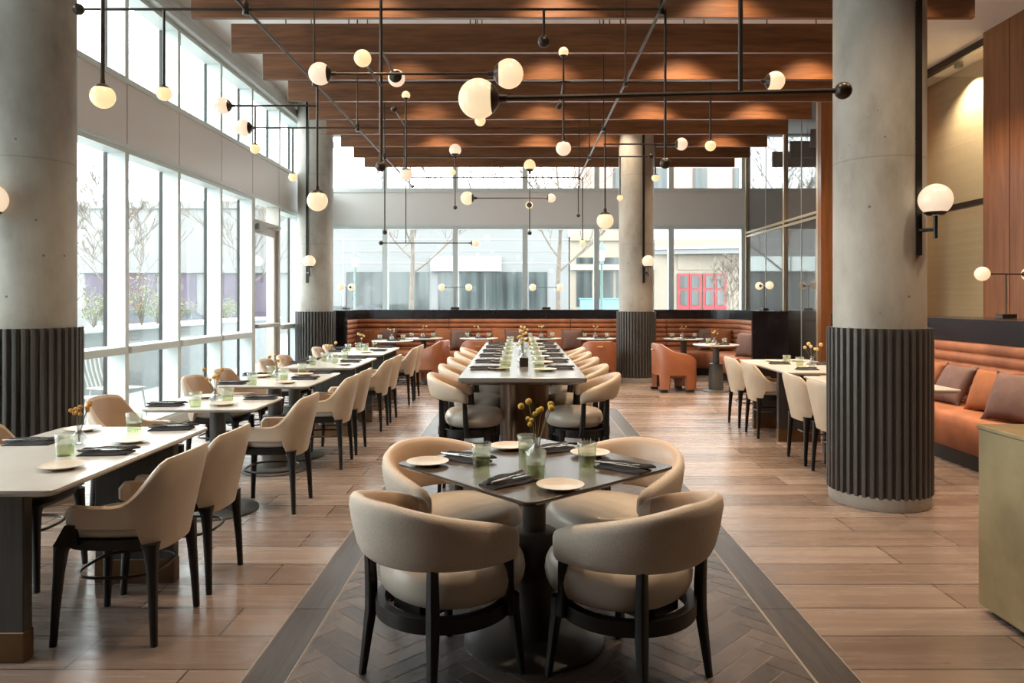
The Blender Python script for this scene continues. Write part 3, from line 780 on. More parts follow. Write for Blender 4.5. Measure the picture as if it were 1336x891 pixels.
bq = banquette(pth, {1, 3, 4, 5, 14}, 'long rust channel-tufted banquette with black ledge across the far window wall', ledge_t=.28)
MB().box(3.95, 4.56, 12.30, 12.36, 0, 1.268).build('end_panel', 'ledge', bq, 0)
MB().box(-3.56, -3.20, 13.42, 13.48, 0, 1.268).build('end_panel', 'ledge', bq, 0)
bq2 = banquette([(4.45, 10.3), (4.45, 7.9), (4.45, 5.6), (4.45, 3.6), (4.45, 1.8)], {1, 2, 3}, 'rust velvet channel-backed banquette with black ledge along the right side', ledge_t=.7, depth=.64, z_seat=.45, z_ch=1.04, nch=6)

def make_pillow(m):
    def f():
        n = 15; vs = []; fs = []
        for side in (1, -1):
            for i in range(n):
                for j in range(n):
                    u, v = -1+2*i/(n-1), -1+2*j/(n-1)
                    e = (1-u*u)*(1-v*v)
                    th = side*.075*e**.42
                    k = 1-.10*(1-abs(u)**3)*abs(v)**4; l = 1-.10*(1-abs(v)**3)*abs(u)**4
                    vs.append((th, u*.22*l, v*.22*k+.21))
        q = n*n
        for s_ in (0, 1):
            for i in range(n-1):
                for j in range(n-1): fs.append((s_*q+i*n+j, s_*q+i*n+j+1, s_*q+(i+1)*n+j+1, s_*q+(i+1)*n+j))
        mb = MB(); mb.add(vs, fs)
        bm = bmesh.new(); me = bpy.data.meshes.new('t'); me.from_pydata(mb.v, [], mb.f); bm.from_mesh(me); bmesh.ops.remove_doubles(bm, verts=bm.verts, dist=.0005)
        bpy.data.meshes.remove(me)
        return tag(MB().frombm(bm).build('throw_pillow', m, None, 70), '', 'pillow')
    return f
pil_m = Proto(make_pillow('mauve')); pil_o = Proto(make_pillow('orangecush'))
def pillow(pr, x, y, z, face, lean, label, s=1.0):           # face: direction the front looks, lean back in degrees
    o = pr((x, y, z), 0, label, 'throw pillows on the banquettes', s)
    o.rotation_euler = (0, math.radians(-lean), math.radians(face)); return o
PZ = .465; back = -90
for px, pr, lab, yy in ((459, 'm', 'mauve pillow at the window-end corner of the far banquette', 14.33), (474, 'o', 'burnt orange pillow second from the window end of the far banquette', 14.38),
                    (488, 'o', 'burnt orange pillow beside a mauve one behind the window-end round table', 14.40), (504, 'm', 'mauve pillow behind the window-end round table', 14.40),
                    (581, 'o', 'burnt orange pillow right of the side-on rust armchair', 14.40), (601, 'm', 'mauve pillow left of the middle round table', 14.30),
                    (654, 'o', 'burnt orange pillow behind the stools of the long table, window side', 14.40), (672, 'm', 'mauve pillow behind the flowers on the long table', 14.30),
                    (726, 'o', 'burnt orange pillow behind the far end of the long table, column side', 14.40), (747, 'm', 'mauve pillow left of the rust armchair seen from behind', 14.30),
                    (926, 'm', 'mauve pillow in the curved banquette corner', 14.25), (941, 'o', 'burnt orange pillow in the curved banquette corner', 14.15)):
    x = (px-VX)*yy/F
    pillow(pil_m if pr == 'm' else pil_o, x, yy, PZ, -90+random.uniform(-14, 14), 12, lab)
pillow(pil_o, 3.98, 12.92, PZ, 200, 14, 'burnt orange pillow by the black banquette end, behind a mauve pillow')
pillow(pil_m, 3.93, 12.60, PZ, 222, 12, 'mauve pillow leaning by the black banquette end')
pillow(pil_m, 4.12, 7.05, .455, 184, 28, 'large mauve pillow on the right-hand banquette, partly behind the pale table corner', .98)
pillow(pil_o, 4.16, 7.55, .455, 176, 26, 'pillow showing only its corner behind the large mauve pillow, right-hand banquette', .98)
pillow(pil_o, 4.14, 6.47, .455, 196, 24, 'burnt orange pillow on the right-hand banquette, beside the mauve pillow nearest the brass counter', .96)
pillow(pil_m, 3.98, 5.92, .455, 202, 28, 'mauve pillow on the right-hand banquette nearest the brass counter', 1.04)
pillow(pil_m, 4.16, 5.42, .455, 176, 24, 'mauve pillow at the frame edge on the right-hand banquette', 1.0)

def make_lamp():
    t = thing('table_lamp', '', 'lamp')
    MB().rbox(-.085, .085, -.05, .05, 0, .045, .004, 1).build('base', 'bronze', t)
    MB().tube([(0, 0, .04), (0, 0, .452)], .007, 8).tube([(-.24, 0, .45), (.24, 0, .45)], .007, 8).build('stem', 'bronze', t)
    for sx in (-1, 1):
        g = MB().sphere((sx*.275, 0, .45), .072, 22, 14).build('globe', 'globe', t)
        MB().lathe([(.02, -.03), (.034, 0), (.05, .018), (.0, .018)], 16, mtx=Matrix.Translation((sx*.225, 0, .45)) @ Matrix.Rotation(sx*PI/2, 4, 'Y')).build('cap', 'bronze', g)
    return t
lamp = Proto(make_lamp)
lamp((-1.315, 14.78, 1.268), 0, 'twin-globe lamp on the black ledge behind the side-on rust armchair', 'twin-globe table lamps')
lamp((.54, 14.78, 1.268), 0, 'twin-globe lamp on the black ledge left of the far column', 'twin-globe table lamps')
lamp((-3.42, 14.3, 1.268), math.radians(82), 'twin-globe lamp turned end-on at the window end of the far ledge', 'twin-globe table lamps')
lamp((4.42, 13.1, 1.268), math.radians(90), 'twin-globe lamp on the ledge before the dark bronze glass', 'twin-globe table lamps')
lamp((4.93, 7.35, 1.268), math.radians(10), 'twin-globe lamp on the black ledge at the right frame edge', 'twin-globe table lamps')

# brass counter at the right edge
bc = thing('brass_counter', 'low patinated brass-clad counter cut by the right frame edge', 'counter', (2.15, 1.7, 0))
MB().rbox(0, 1.0, 0, 1.7, .03, .85, .004, 1).build('body', 'patina', bc)
MB().rbox(-.006, 1.006, -.006, 1.706, .85, .87, .004, 1).build('top', 'patina', bc)
MB().box(.04, .96, .04, 1.66, 0, .03).build('kick', 'black', bc, 0)

# ================================================================== TABLEWARE
def make_plate():
    return tag(MB().lathe([(.045, 0), (.050, .004), (.086, .014), (.090, .017), (.086, .0175), (.060, .010), (.0, .009)], 40, cap=False).add([], []).build('side_plate', 'plate', None, 60), '', 'plate')
plate = Proto(make_plate)
def make_tumbler():
    t = thing('tumbler', '', 'glass'); n = 32
    def rings(lst, knurl=0):
        out = []
        for i, (r, z) in enumerate(lst):
            out.append([((r+(knurl if (i+j) % 2 else 0))*math.cos(2*PI*j/n), (r+(knurl if (i+j) % 2 else 0))*math.sin(2*PI*j/n), z) for j in range(n)])
        return out
    MB().loft(rings([(.0375, .045), (.0400, .070), (.0425, .098), (.0412, .099), (.0388, .070), (.0365, .045)]), cap=False).build('body', 'tumbler', t, 60)
    MB().loft(rings([(.0335, .0), (.0345, .008), (.0350, .016), (.0355, .024), (.0360, .032), (.0368, .040), (.0375, .045)], .0012)).build('ribbed_base', 'tumblerbase', t, 10)
    return t
tumbler = Proto(make_tumbler)
def make_napkin():
    def sheet(hx, hy, z0, h, seed, skew=0):
        rnd = random.Random(seed); nx, ny = 15, 7; top = []; bot = []
        ph = [rnd.uniform(0, 6.28) for _ in range(4)]
        for i in range(nx):
            for j in range(ny):
                u, v = -1+2*i/(nx-1), -1+2*j/(ny-1)
                x = u*hx+skew*v*.02; y = v*hy*(1+.05*math.sin(3*u+ph[0]))
                e = min(1, (1-abs(u))*6+.35, (1-abs(v))*5+.35)
                top.append((x, y, z0+h*e*(1+.35*math.sin(5*u+ph[1])*math.cos(2*v+ph[2])))); bot.append((x, y, z0))
        vs = top+bot; q = nx*ny; fs = []
        for i in range(nx-1):
            for j in range(ny-1):
                a = i*ny+j; fs += [(a, a+1, a+ny+1, a+ny), (q+a, q+a+ny, q+a+ny+1, q+a+1)]
        for i in range(nx-1): fs += [(i*ny, (i+1)*ny, q+(i+1)*ny, q+i*ny), (i*ny+ny-1, q+i*ny+ny-1, q+(i+1)*ny+ny-1, (i+1)*ny+ny-1)]
        for j in range(ny-1): fs += [(j, q+j, q+j+1, j+1), ((nx-1)*ny+j, (nx-1)*ny+j+1, q+(nx-1)*ny+j+1, q+(nx-1)*ny+j)]
        return vs, fs
    t = thing('napkin', '', 'napkin')
    a = MB().add(*sheet(.108, .052, 0, .014, 3)).build('folded_cloth', 'napkin', t, 60)
    b = MB().add(*sheet(.104, .026, .011, .014, 8, 1), Matrix.Translation((.004, .024, 0)) @ Matrix.Rotation(.08, 4, 'Z')).build('fold_flap', 'napkin', t, 60)
    return t
napkin = Proto(make_napkin)
def make_fork():
    t = thing('fork', '', 'fork')
    MB().loft([[(x, y*.5, z), (x, -y*.5, z), (x, -y*.5, z+.0025), (x, y*.5, z+.0025)] for x, y, z in ((-.09, .012, 0), (-.085, .014, 0), (0, .007, .003), (.035, .007, .004))]).build('handle', 'silver', t, 40)
    mb = MB().loft([[(x, y*.5, z), (x, -y*.5, z), (x, -y*.5, z+.002), (x, y*.5, z+.002)] for x, y, z in ((.033, .008, .004), (.045, .020, .003), (.06, .021, .003))])
    for k in (-.0085, -.0028, .0028, .0085): mb.tube([(.058, k, .004), (.092, k, .008)], .0015, 5)
    mb.build('tines', 'silver', t)
    return t
def make_knife():
    t = thing('knife', '', 'knife')
    MB().tube([(-.10, 0, .004), (-.05, 0, .004), (0, 0, .004)], [.004, .005, .0035], 8).build('handle', 'silver', t)
    MB().loft([[(x, a, .0033), (x, b, .0033), (x, b, .0047), (x, a, .0047)] for x, a, b in ((-.002, -.004, .004), (.02, -.006, .007), (.08, -.005, .007), (.105, .003, .005))]).build('blade', 'silver', t)
    return t
fork = Proto(make_fork); knife = Proto(make_knife)
def make_vase():
    t = tag(MB().lathe([(.018, 0), (.030, .004), (.038, .025), (.036, .045), (.018, .062), (.0115, .072), (.0115, .092), (.0145, .096), (.0135, .096), (.0100, .090), (.0100, .072), (.030, .045), (.033, .025), (.026, .008), (.0, .007)], 24, cap=False).build('bud_vase', 'clear', None, 60), '', 'vase')
    return t
vase = Proto(make_vase)
def make_sprig(m, r):
    def f():
        t = thing('dried_flower', '', 'flower')
        MB().tube([(0, 0, 0), (.0, 0, .09), (.010, 0, .17), (.026, 0, .235)], .0013, 5).build('stem', 'stem', t)
        MB().sphere((.027, 0, .243), r, 12, 8).build('flower_head', m, t)
        return t
    return f
sp_y = Proto(make_sprig('ball', .0145)); sp_p = Proto(make_sprig('paleflower', .021)); sp_o = Proto(make_sprig('orangeflower', .0155))
def bouquet(x, y, z, where, kind, n=6, lo=.68, hi=1.0, vs=1.0, seed=1):
    rnd = random.Random(seed*17+3)
    vase((x, y, z), 0, 'small clear bud vase on %s' % where, 'bud vases', vs)
    pr = {'y': sp_y, 'p': sp_p, 'o': sp_o}[kind]
    nm = {'y': 'yellow dried ball flower', 'p': 'straw-coloured dried flower', 'o': 'orange dried flower'}[kind]
    for i in range(n):
        s = rnd.uniform(lo, hi)
        o = pr((x, y, z+.012*vs), 2*PI*i/n+rnd.uniform(-.4, .4), '%s in the vase on %s' % (nm, where), 'flowers on %s' % where, s)
        o.rotation_euler = (0, rnd.uniform(.0, .29), 2*PI*i/n+rnd.uniform(-.4, .4))
def setting(where, z, nap=None, pl=None, gl=None, cut=True):
    if nap:
        x, y, r = nap
        napkin((x, y, z), r, 'folded charcoal napkin on %s' % where, 'charcoal napkins')
        if cut:
            ca, sa = math.cos(r), math.sin(r)
            fork((x-sa*-.010+ca*-.01, y+ca*-.010+sa*-.01, z+.0205), r+.12, 'steel fork lying on the napkin on %s' % where, 'forks on napkins')
            knife((x-sa*-.032+ca*-.01, y+ca*-.032+sa*-.01, z+.0200), r+.03, 'steel knife lying on the napkin on %s' % where, 'knives on napkins')
    if pl: plate((pl[0], pl[1], z), 0, 'small cream side plate on %s' % where, 'cream side plates')
    if gl: tumbler((gl[0], gl[1], z), 0, 'ribbed pale green tumbler on %s' % where, 'green tumblers')
TZ = .7505
# square table in front
setting('the square table, front window-side setting', TZ, (*P(664, 630, .75), math.radians(40)), P(558, 606, .75), P(628, 608, .75))
setting('the square table, front column-side setting', TZ, (*P(812, 612, .75), math.radians(-38)), P(731, 637, .75), P(699, 620, .75))
setting('the square table, far column-side setting', TZ, (*P(722, 588, .75), math.radians(32)), P(770, 594, .75), P(766, 607, .75))
setting('the square table, far window-side setting', TZ, (*P(608, 600, .75), math.radians(-35)), P(664, 585, .75), P(687, 596, .75))
bouquet(*P(700, 603, .75), TZ, 'the square table in front', 'y', 11, .70, 1.05, 1.1, 2)
# first window table
setting('the nearest window table, near aisle-side setting', TZ, (*P(139, 592, .75), math.radians(6)), P(81, 611, .75), P(85, 594, .75))
setting('the nearest window table, far aisle-side setting', TZ, (*P(224, 560, .75), math.radians(6)), P(171, 577, .75), P(175, 562, .75))
setting('the nearest window table, window-side setting', TZ, (*P(40, 579, .75), math.radians(3)), P(108, 562, .75), None)
bouquet(*P(103, 581, .75), TZ, 'the nearest window table', 'o', 10, .55, .8, 1.0, 3)
# small pedestal table
setting('the small pedestal table, window-side setting', TZ, (*P(216, 529.5, .75), math.radians(2)), None, P(255, 530.5, .75))
setting('the small pedestal table, aisle-side setting', TZ, (*P(340, 520.5, .75), math.radians(0)), P(292, 528.5, .75), P(297, 524, .75))
plate((*P(268, 519, .75), TZ), 0, 'small cream side plate behind the vase on the small pedestal table', 'cream side plates')
bouquet(*P(281, 526, .75), TZ, 'the small pedestal table', 'o', 10, .6, .95, 1.1, 4)
# twin pedestal table
setting('the twin-pedestal table, near window-side setting', TZ, (*P(303, 501, .75), 0), None, P(329, 502, .75))
setting('the twin-pedestal table, near aisle-side setting', TZ, (*P(397, 495, .75), 0), P(374, 500, .75), P(370, 495.5, .75), False)
setting('the twin-pedestal table, far window-side setting', TZ, (*P(333, 490, .75), 0), P(341, 492, .75), P(354, 491, .75), False)
setting('the twin-pedestal table, far aisle-side setting', TZ, (*P(418, 487, .75), 0), P(396, 489.5, .75), P(394, 487.5, .75), False)
bouquet(*P(361, 492.5, .75), TZ, 'the twin-pedestal table', 'o', 10, .5, .8, 1.0, 5)
# fourth window table
setting('the fourth window table, near aisle-side setting', TZ, (*P(457, 472.5, .75), 0), P(450, 476, .75), P(437, 473.8, .75), False)
setting('the fourth window table, far aisle-side setting', TZ, (*P(466, 467.5, .75), 0), None, P(450, 468, .75), False)
setting('the fourth window table, near window-side setting', TZ, (*P(392, 474.5, .75), 0), None, P(408, 476, .75), False)
setting('the fourth window table, far window-side setting', TZ, (*P(404, 469.5, .75), 0), None, P(423, 471, .75), False)
bouquet(*P(430, 471.5, .75), TZ, 'the fourth window table', 'p', 5, .6, .9, 1.0, 6)
# farthest window table
setting('the farthest window table, near aisle-side setting', TZ, (*P(493, 458, .75), 0), P(478, 460, .75), P(477, 457.5, .75), False)
setting('the farthest window table, far aisle-side setting', TZ, (*P(503, 453.5, .75), 0), None, P(489, 453, .75), False)
setting('the farthest window table, near window-side setting', TZ, (*P(440, 459, .75), 0), None, P(454, 458, .75), False)
setting('the farthest window table, far window-side setting', TZ, (*P(448, 454.5, .75), 0), None, P(467, 456, .75), False)
bouquet(*P(471.5, 456, .75), TZ, 'the farthest window table', 'p', 5, .6, .9, 1.0, 7)
# long table
LZ = .9055
for i in range(6):
    y = 5.75+.66*i; o6 = ['first', 'second', 'third', 'fourth', 'fifth', 'sixth'][i]
    for sx, sd in ((-1, 'window'), (1, 'column')):
        xx = .02+sx*.30
        setting('the long table, %s setting from the near end, %s side' % (o6, sd), LZ, (xx, y+.02*sx, 0), (xx-sx*.12, y-.13+(.1 if sx < 0 else 0), 0)[:2], (.02+sx*.135, y-.02), False)
for k, (y, n, lo, hi, nm) in enumerate(((6.1, 8, .6, .95, 'near part'), (7.5, 6, .6, .9, 'middle'), (8.85, 6, .6, .9, 'far part'))):
    bouquet(.03, y, LZ, 'the %s of the long table' % nm, 'y' if k == 0 else 'p', n, lo, hi, 1.3, 10+k)
hold = thing('votive_holder', 'small dark bronze block in front of the near vase on the long table', 'holder', (.035, 5.96, LZ))  # votive holder, made as one plain bronze block
MB().rbox(-.036, .036, -.018, .018, 0, .075, .003, 1).build('block', 'bronze', hold)
# column side tables
setting('the behind-column table, near setting', TZ, (3.0-.1, 7.32, 0), (2.95, 7.45), (2.98, 7.72), False)
setting('the behind-column table, far setting', TZ, (2.86, 7.98, 0), (2.90, 8.32), (2.94, 7.98), False)
setting('the behind-column table, banquette-side setting', TZ, (3.25, 7.9, 0), (3.2, 8.35), None, False)
bouquet(3.07, 7.62, TZ, 'the behind-column table', 'p', 6, .7, 1.0, 1.2, 21)
setting('the pale table hidden behind the column', TZ, (3.2, 5.98, 0), (3.26, 6.2), None, False)
rn = ['the window-end round table', 'the round table behind the side-on armchair', 'the middle round table', 'the round table past the long table', 'the round table left of the far column', 'the corner round table', 'the round table by the banquette end']
for k, (x, y, _) in enumerate(RT):
    bouquet(x-.02, y+.02, TZ, rn[k], 'p', 4, .6, .9, 1.1, 30+k)
    setting(rn[k]+', window side', TZ, None, None, (x-.22 if k < 6 else x-.13, y-.02))
    setting(rn[k]+', column side', TZ, (x+.05, y-.2, 0), (x-.1, y-.24) if k > 4 else None, (x+.19 if k < 6 else x+.12, y-.05), False)

# ================================================================== HANGING LIGHTS
ch = thing('chandelier', 'large black rod-and-globe grid light hung under the walnut slats', 'chandelier', (0, 8, 3.45))
inv = Matrix.Translation((0, -8, -3.45))
def cb(mb, name, m, parent=ch, sm_=40):
    o = mb.build(name, m, parent, sm_)
    if parent is ch or parent.parent is ch or True: o.matrix_parent_inverse = inv if parent.type == 'EMPTY' else Matrix.Identity(4)
    return o
def rod(p0, p1, r=.009, name='rod', root=None):
    return cb(MB().tube([p0, p1], r, 8), name, 'bronze', root or ch)
def ballend(p, r=.036, root=None): return cb(MB().sphere(p, r, 18, 12), 'ball_end', 'bronze', root or ch)
def globe(p, r, cap, m='globe', root=None):
    """opal globe with a dark dish on the side the rod comes from"""
    p = Vector(p); cap = Vector(cap).normalized()
    g = cb(MB().sphere(p, r, 28, 18), 'globe', m, root or ch)
    q = Vector((0, 0, 1)).rotation_difference(cap).to_matrix().to_4x4()
    c = MB().lathe([(r*.74, r*.70), (r*.70, r*.76), (r*.40, r*1.0), (r*.20, r*1.06), (r*.18, r*1.45), (.0, r*1.45)], 22, mtx=Matrix.Translation(p) @ q).build('cap', 'bronze', g)
    return g
ZR = 3.45
XL, XR = -1.88, .97
rod((XL, 4.7, ZR), (XL, 12.7, ZR), .012, 'rail'); ballend((XL, 12.72, ZR), .03)
rod((XR, 4.5, ZR), (XR, 11.85, ZR), .012, 'rail')
D1, D2, D3, D4, D5 = 4.98, 6.64, 8.40, 10.08, 11.80
rod((-3.0, D1, ZR), (XR, D1, ZR), .0095, 'crossbar'); ballend((-3.03, D1, ZR), .038)
rod((XL, D2, ZR), (2.2, D2, ZR), .0095, 'crossbar'); globe(W(1011, 106, D2), .09, (-1, 0, 0))
rod((-3.1, D3, ZR), (XR, D3, ZR), .0095, 'crossbar'); globe((-3.2, D3, ZR), .092, (1, 0, 0), 'globepale')
rod((XL, D4, ZR), (1.8, D4, ZR), .0095, 'crossbar'); ballend((1.82, D4, ZR), .035)
rod((XL, D5, ZR), (XR, D5, ZR), .0095, 'crossbar')
for x in (XL, XR):
    for D in (D1, D2, D3, D4, D5):
        rod((x, D+.0, ZR), (x, D, CZ), .008, 'hanger'); cb(MB().lathe([(.022, -.04), (.022, .04)], 12, (x, D, ZR)), 'coupling', 'bronze')
def drop(px, D, py_end, kind, r=None, m='globewarm', ztop=ZR, rr=.009):
    e = W(px, py_end, D)
    if kind == 'globe':
        rod((e.x, D, ztop), (e.x, D, e.z+r*1.2), rr); globe(e, r, (0, 0, 1), m)
    else:
        rod((e.x, D, ztop), (e.x, D, e.z), rr); ballend(e, r or .036)
drop(868, D1, 213, 'ball', .038); drop(709.5, D1, 54, 'ball', .042)
drop(214, D1, 122, 'globe', .05)
drop(414, D2, 262, 'globe', .094, 'globe', rr=.010)
drop(927, D2, 190, 'globe', .05)
drop(789.5, D3, 288, 'globe', .097, 'globe')
drop(382, D3, 231, 'globe', .05)
drop(502, D4, 303, 'ball', .034)
drop(809, D4, 258, 'globe', .044)
drop(760, D5, 316, 'globe', .045)
e = W(754.5, 281, D5-.3); rod((e.x, D5-.3, 3.27), e, .008); ballend(e, .03); rod((e.x, D5-.3, 3.27), (XR, D5, 3.27), .006); rod((XR, D5, 3.27), (XR, D5, ZR), .008)
# front tree of arms on the front crossbar
xa = W(497, 0, D1).x
rod((xa, D1, CZ), (xa, D1, W(0, 217, D1).z), .011); ballend((xa, D1, W(0, 217, D1).z), .036)
a, b = W(419, 98, D1), W(664, 98, D1); a.y = b.y = D1-.03
rod((a.x+.1, a.y, a.z), (b.x-.1, b.y, b.z), .0095); globe(a, .076, (1, 0, 0), 'globepale'); globe(b, .10, (-1, 0, 0))
g = W(467, 76, 4.40); rod((xa, D1, g.z), (xa, g.y+.05, g.z), .009); globe((xa, g.y, g.z), .052, (0, 1, 0), 'globewarm')
g = W(521, 102, 5.61); rod((xa, D1, g.z), (xa, g.y-.06, g.z), .009); globe((xa, g.y, g.z), .066, (0, -1, 0), 'globepale')
# arms on the left hanger at D2
a = W(291, 138, D2); rod((a.x+.08, D2, a.z), (-1.85, D2, a.z), .0085); globe(a, .074, (1, 0, 0), 'globepale')
drop(333, D2, 194, 'globe', .046, ztop=a.z)
# small two-ended uprights
def upright(px, D, py_top, rt, py_bot, rb, kind='globe', mt='globewarm', mb_='globepale'):
    t_, b_ = W(px, py_top, D), W(px, py_bot, D); rod((t_.x, D-.02, t_.z-rt), (t_.x, D-.02, b_.z+rb*.9), .0085)
    t_.y = b_.y = D-.02
    globe(t_, rt, (0, 0, -1), mt)
    if kind == 'globe': globe(b_, rb, (0, 0, 1), mb_)
    else: ballend(b_, rb)
    return t_.x
x = upright(530, D3, 125, .049, 228, .068); rod((x, D3, ZR), (x, 7.6, ZR), .007); ballend((x, 7.58, ZR), .034)
x = upright(735, D2, 69, .046, 194, .069); rod((x, D2, ZR), (x, 7.45, ZR), .007); ballend((x, 7.47, ZR), .032)
x = upright(594, D5, 196, .098, 271, .034, 'ball', 'globepale'); g = W(592, 221, D5-.5); rod((x, D5-.02, ZR), (x, D5-.45, ZR), .006); globe((x, D5-.5, ZR), .052, (0, 1, 0), 'globewarm')
x = upright(691, D5, 216, .096, 304, .036, 'ball', 'globewarm')
zb = W(0, 259, D5).z; a, b = W(610, 259, D5), W(719, 259, D5); a.y = b.y = D5-.045
rod((a.x+.1, a.y, zb), (b.x-.06, a.y, zb), .0085); globe(a, .108, (1, 0, 0)); globe(b, .072, (-1, 0, 0), 'globepale')
rod((x, D5, zb-.04), (x, D5+.5, zb-.04), .006); globe((x, D5+.52, zb-.04), .062, (0, -1, 0), 'globewarm')
xx = W(529.5, 0, D5).x; zb = W(0, 317, D5).z; a, b = W(497, 317, D5), W(620, 319, D5); b.z = zb
rod((xx, D5, ZR), (xx, D5, zb), .008); rod((a.x, D5, zb), (b.x-.06, D5, zb), .008); ballend((a.x, D5, zb), .036); globe(b, .066, (-1, 0, 0), 'globepale')
a = W(889, 188, D3); rod((XR, D3, a.z), (a.x-.08, D3, a.z), .0085); globe(a, .072, (-1, 0, 0), 'globepale'); drop(855, D3, 232, 'globe', .044, ztop=a.z)
g = W(627, 160, D3); globe((g.x, D3-.09, g.z), .062, (0, 1, 0), 'globewarm')
# two separate hanging lights nearer the camera
bp_ = thing('pendant_bar', 'horizontal black bar light with one big opal globe and a ball end, nearest the camera', 'pendant light', (0, 8, 3.45))
A, B = W(624, 130, 3.86), W(1100, 117, 3.71); z = (A.z+B.z)/2; A.z = B.z = z
u = (B-A).normalized()
rod(A+u*.12, B, .0135, 'bar', bp_); ballend(B, .044, bp_); globe(A, .106, u, 'globe', bp_)
Rr = A.lerp(B, (970-624)/(1100-624.)); rod((Rr.x, Rr.y, z), (Rr.x, Rr.y, CZ), .0125, 'rod', bp_)
pp = thing('pendant_light', 'single yellow-glowing globe pendant on a long rod by the window column', 'pendant light', (0, 8, 3.45))
g = W(134, 126, 4.3); rod((g.x, g.y, g.z+.07), (g.x, g.y, CZ), .0115, 'rod', pp); globe(g, .070, (0, 0, 1), 'globewarm', pp)

# ================================================================== OUTSIDE
struct(MB().box(-80, 80, -30, 120, -.25, -.12).build('ground', 'ground', smooth=0))
YF = 34.0
def X(px, D=YF): return (px-VX)*D/F
def Z(py, D=YF): return EYE-(py-VY)*D/F
def bld(label, x0, x1, z1, m, y=YF, d=8, cat='building'):
    t = thing('building', label, cat, ((x0+x1)/2, y, -.12)); t['kind'] = 'thing'
    bx = lambda mb, nm, mm, par=t: _pi(mb.build(nm, mm, par, 0), t)
    bx(MB().box(x0, x1, y, y+d, -.12, z1), 'facade', m)
    bx(MB().box(x0, x1, y-.15, y+.1, z1-.25, z1+.1), 'parapet', m)
    return t, bx
def _pi(o, t): o.matrix_parent_inverse = Matrix.Translation(-t.location); return o
# parking block on the left
t, bx = bld('pale parking building with dark openings seen through the left windows', X(60), X(398), 6.0, 'facade')
for i in range(5):
    a = X(112+i*52); bx(MB().box(a, a+1.45, YF-.03, YF+.3, .55, Z(358)), 'opening', 'garage')
bx(MB().box(X(60), X(398), YF-.2, YF, Z(356), Z(352)), 'ledge', 'facade')
# long white shop
t, bx = bld('long white shop building across the street behind the far windows', X(398)+.05, X(742), 5.4, 'facade')
for a, b in ((452, 500), (508, 560), (572, 592), (600, 632), (634, 682), (690, 714)):
    bx(MB().box(X(a), X(b), YF-.04, YF+.3, .1, Z(355)), 'shop_window', 'shopglass')
for zz in (3.2, 3.75, 4.3, 4.85): bx(MB().box(X(398)+.05, X(742), YF-.02, YF, zz, zz+.025), 'cladding_joint', 'steel')
for a, b in ((563, 594), (597, 654)): bx(MB().box(X(a), X(b), YF-.3, YF, Z(354), Z(335)), 'sign_panel', 'white')
# cream shop
t, bx = bld('cream shop building across the street left of the far column', X(742)+.05, X(852), 4.5, 'creamfacade')
for a, b, c, d in ((752, 775, 344, 336), (780, 852, 344, 336), (752, 772, 400, 354), (782, 800, 400, 354), (804, 850, 400, 354)):
    bx(MB().box(X(a), X(b), YF-.04, YF+.2, Z(c), Z(d)), 'shop_window', 'shopglass')
bx(MB().box(X(744), X(852), YF-.25, YF, Z(352), Z(346)), 'sign_band', 'white')
# restaurant with red doors
t, bx = bld('pale building with red framed doors under a curved canopy', X(852)+.05, X(1010), 4.2, 'creamfacade')
for k in range(2):
    for j in range(2):
        a = 885+k*33+j*15
        f = bx(MB().box(X(a-1.5), X(a+14), YF-.10, YF+.1, .1, Z(357)), 'red_door', 'redpaint')
        c = MB().box(X(a+1.8), X(a+11), YF-.13, YF-.02, Z(376), Z(360)).box(X(a+1.8), X(a+11), YF-.13, YF-.02, Z(398), Z(379)).build('pane', 'shopglass', f, 0)
pts = [(X(853.5)+i*.45, YF-1.2*math.sin(PI*min(1, (i*.5)/6.5)*.5+.2)) for i in range(14)]
bx(MB().prism([(p[0], YF) for p in pts[::-1]]+pts, Z(326), Z(322)), 'canopy_roof', 'steel')
bx(MB().prism([(p[0], YF) for p in pts[::-1]]+[(p[0], p[1]+.1) for p in pts], Z(332), Z(326)), 'canopy', 'facade')
bx(MB().box(X(884), X(948), YF-.05, YF, Z(352), Z(333)), 'sign_band', 'creamfacade')
bx(MB().box(X(852), X(1010), YF-.06, YF, Z(318), Z(300)), 'upper_window', 'planter')
# taller blocks behind
t, bx = bld('brick building rising behind the cream shop', X(760, 48), X(1010, 48), 11.5, 'pinkfacade', 48)
for i in range(4):
    for k in range(2): bx(MB().box(X(800+i*52, 48), X(818+i*52, 48), 47.9, 48.2, 6.2+k*2.6, 7.6+k*2.6), 'window', 'shopglass')
bx(MB().box(X(760, 48), X(1010, 48), 47.8, 48, 8.35, 8.6), 'ledge', 'white')
blue = tag(MB().box(X(757, 31), X(812, 31), 31, 31.3, -.12, Z(390, 31)).rbox(X(757, 31)-.05, X(812, 31)+.05, 30.95, 31.35, Z(390, 31), Z(389, 31), .01, 1).build('street_barrier', 'blue', None, 0), 'low blue street barrier left of the far column', 'barrier')

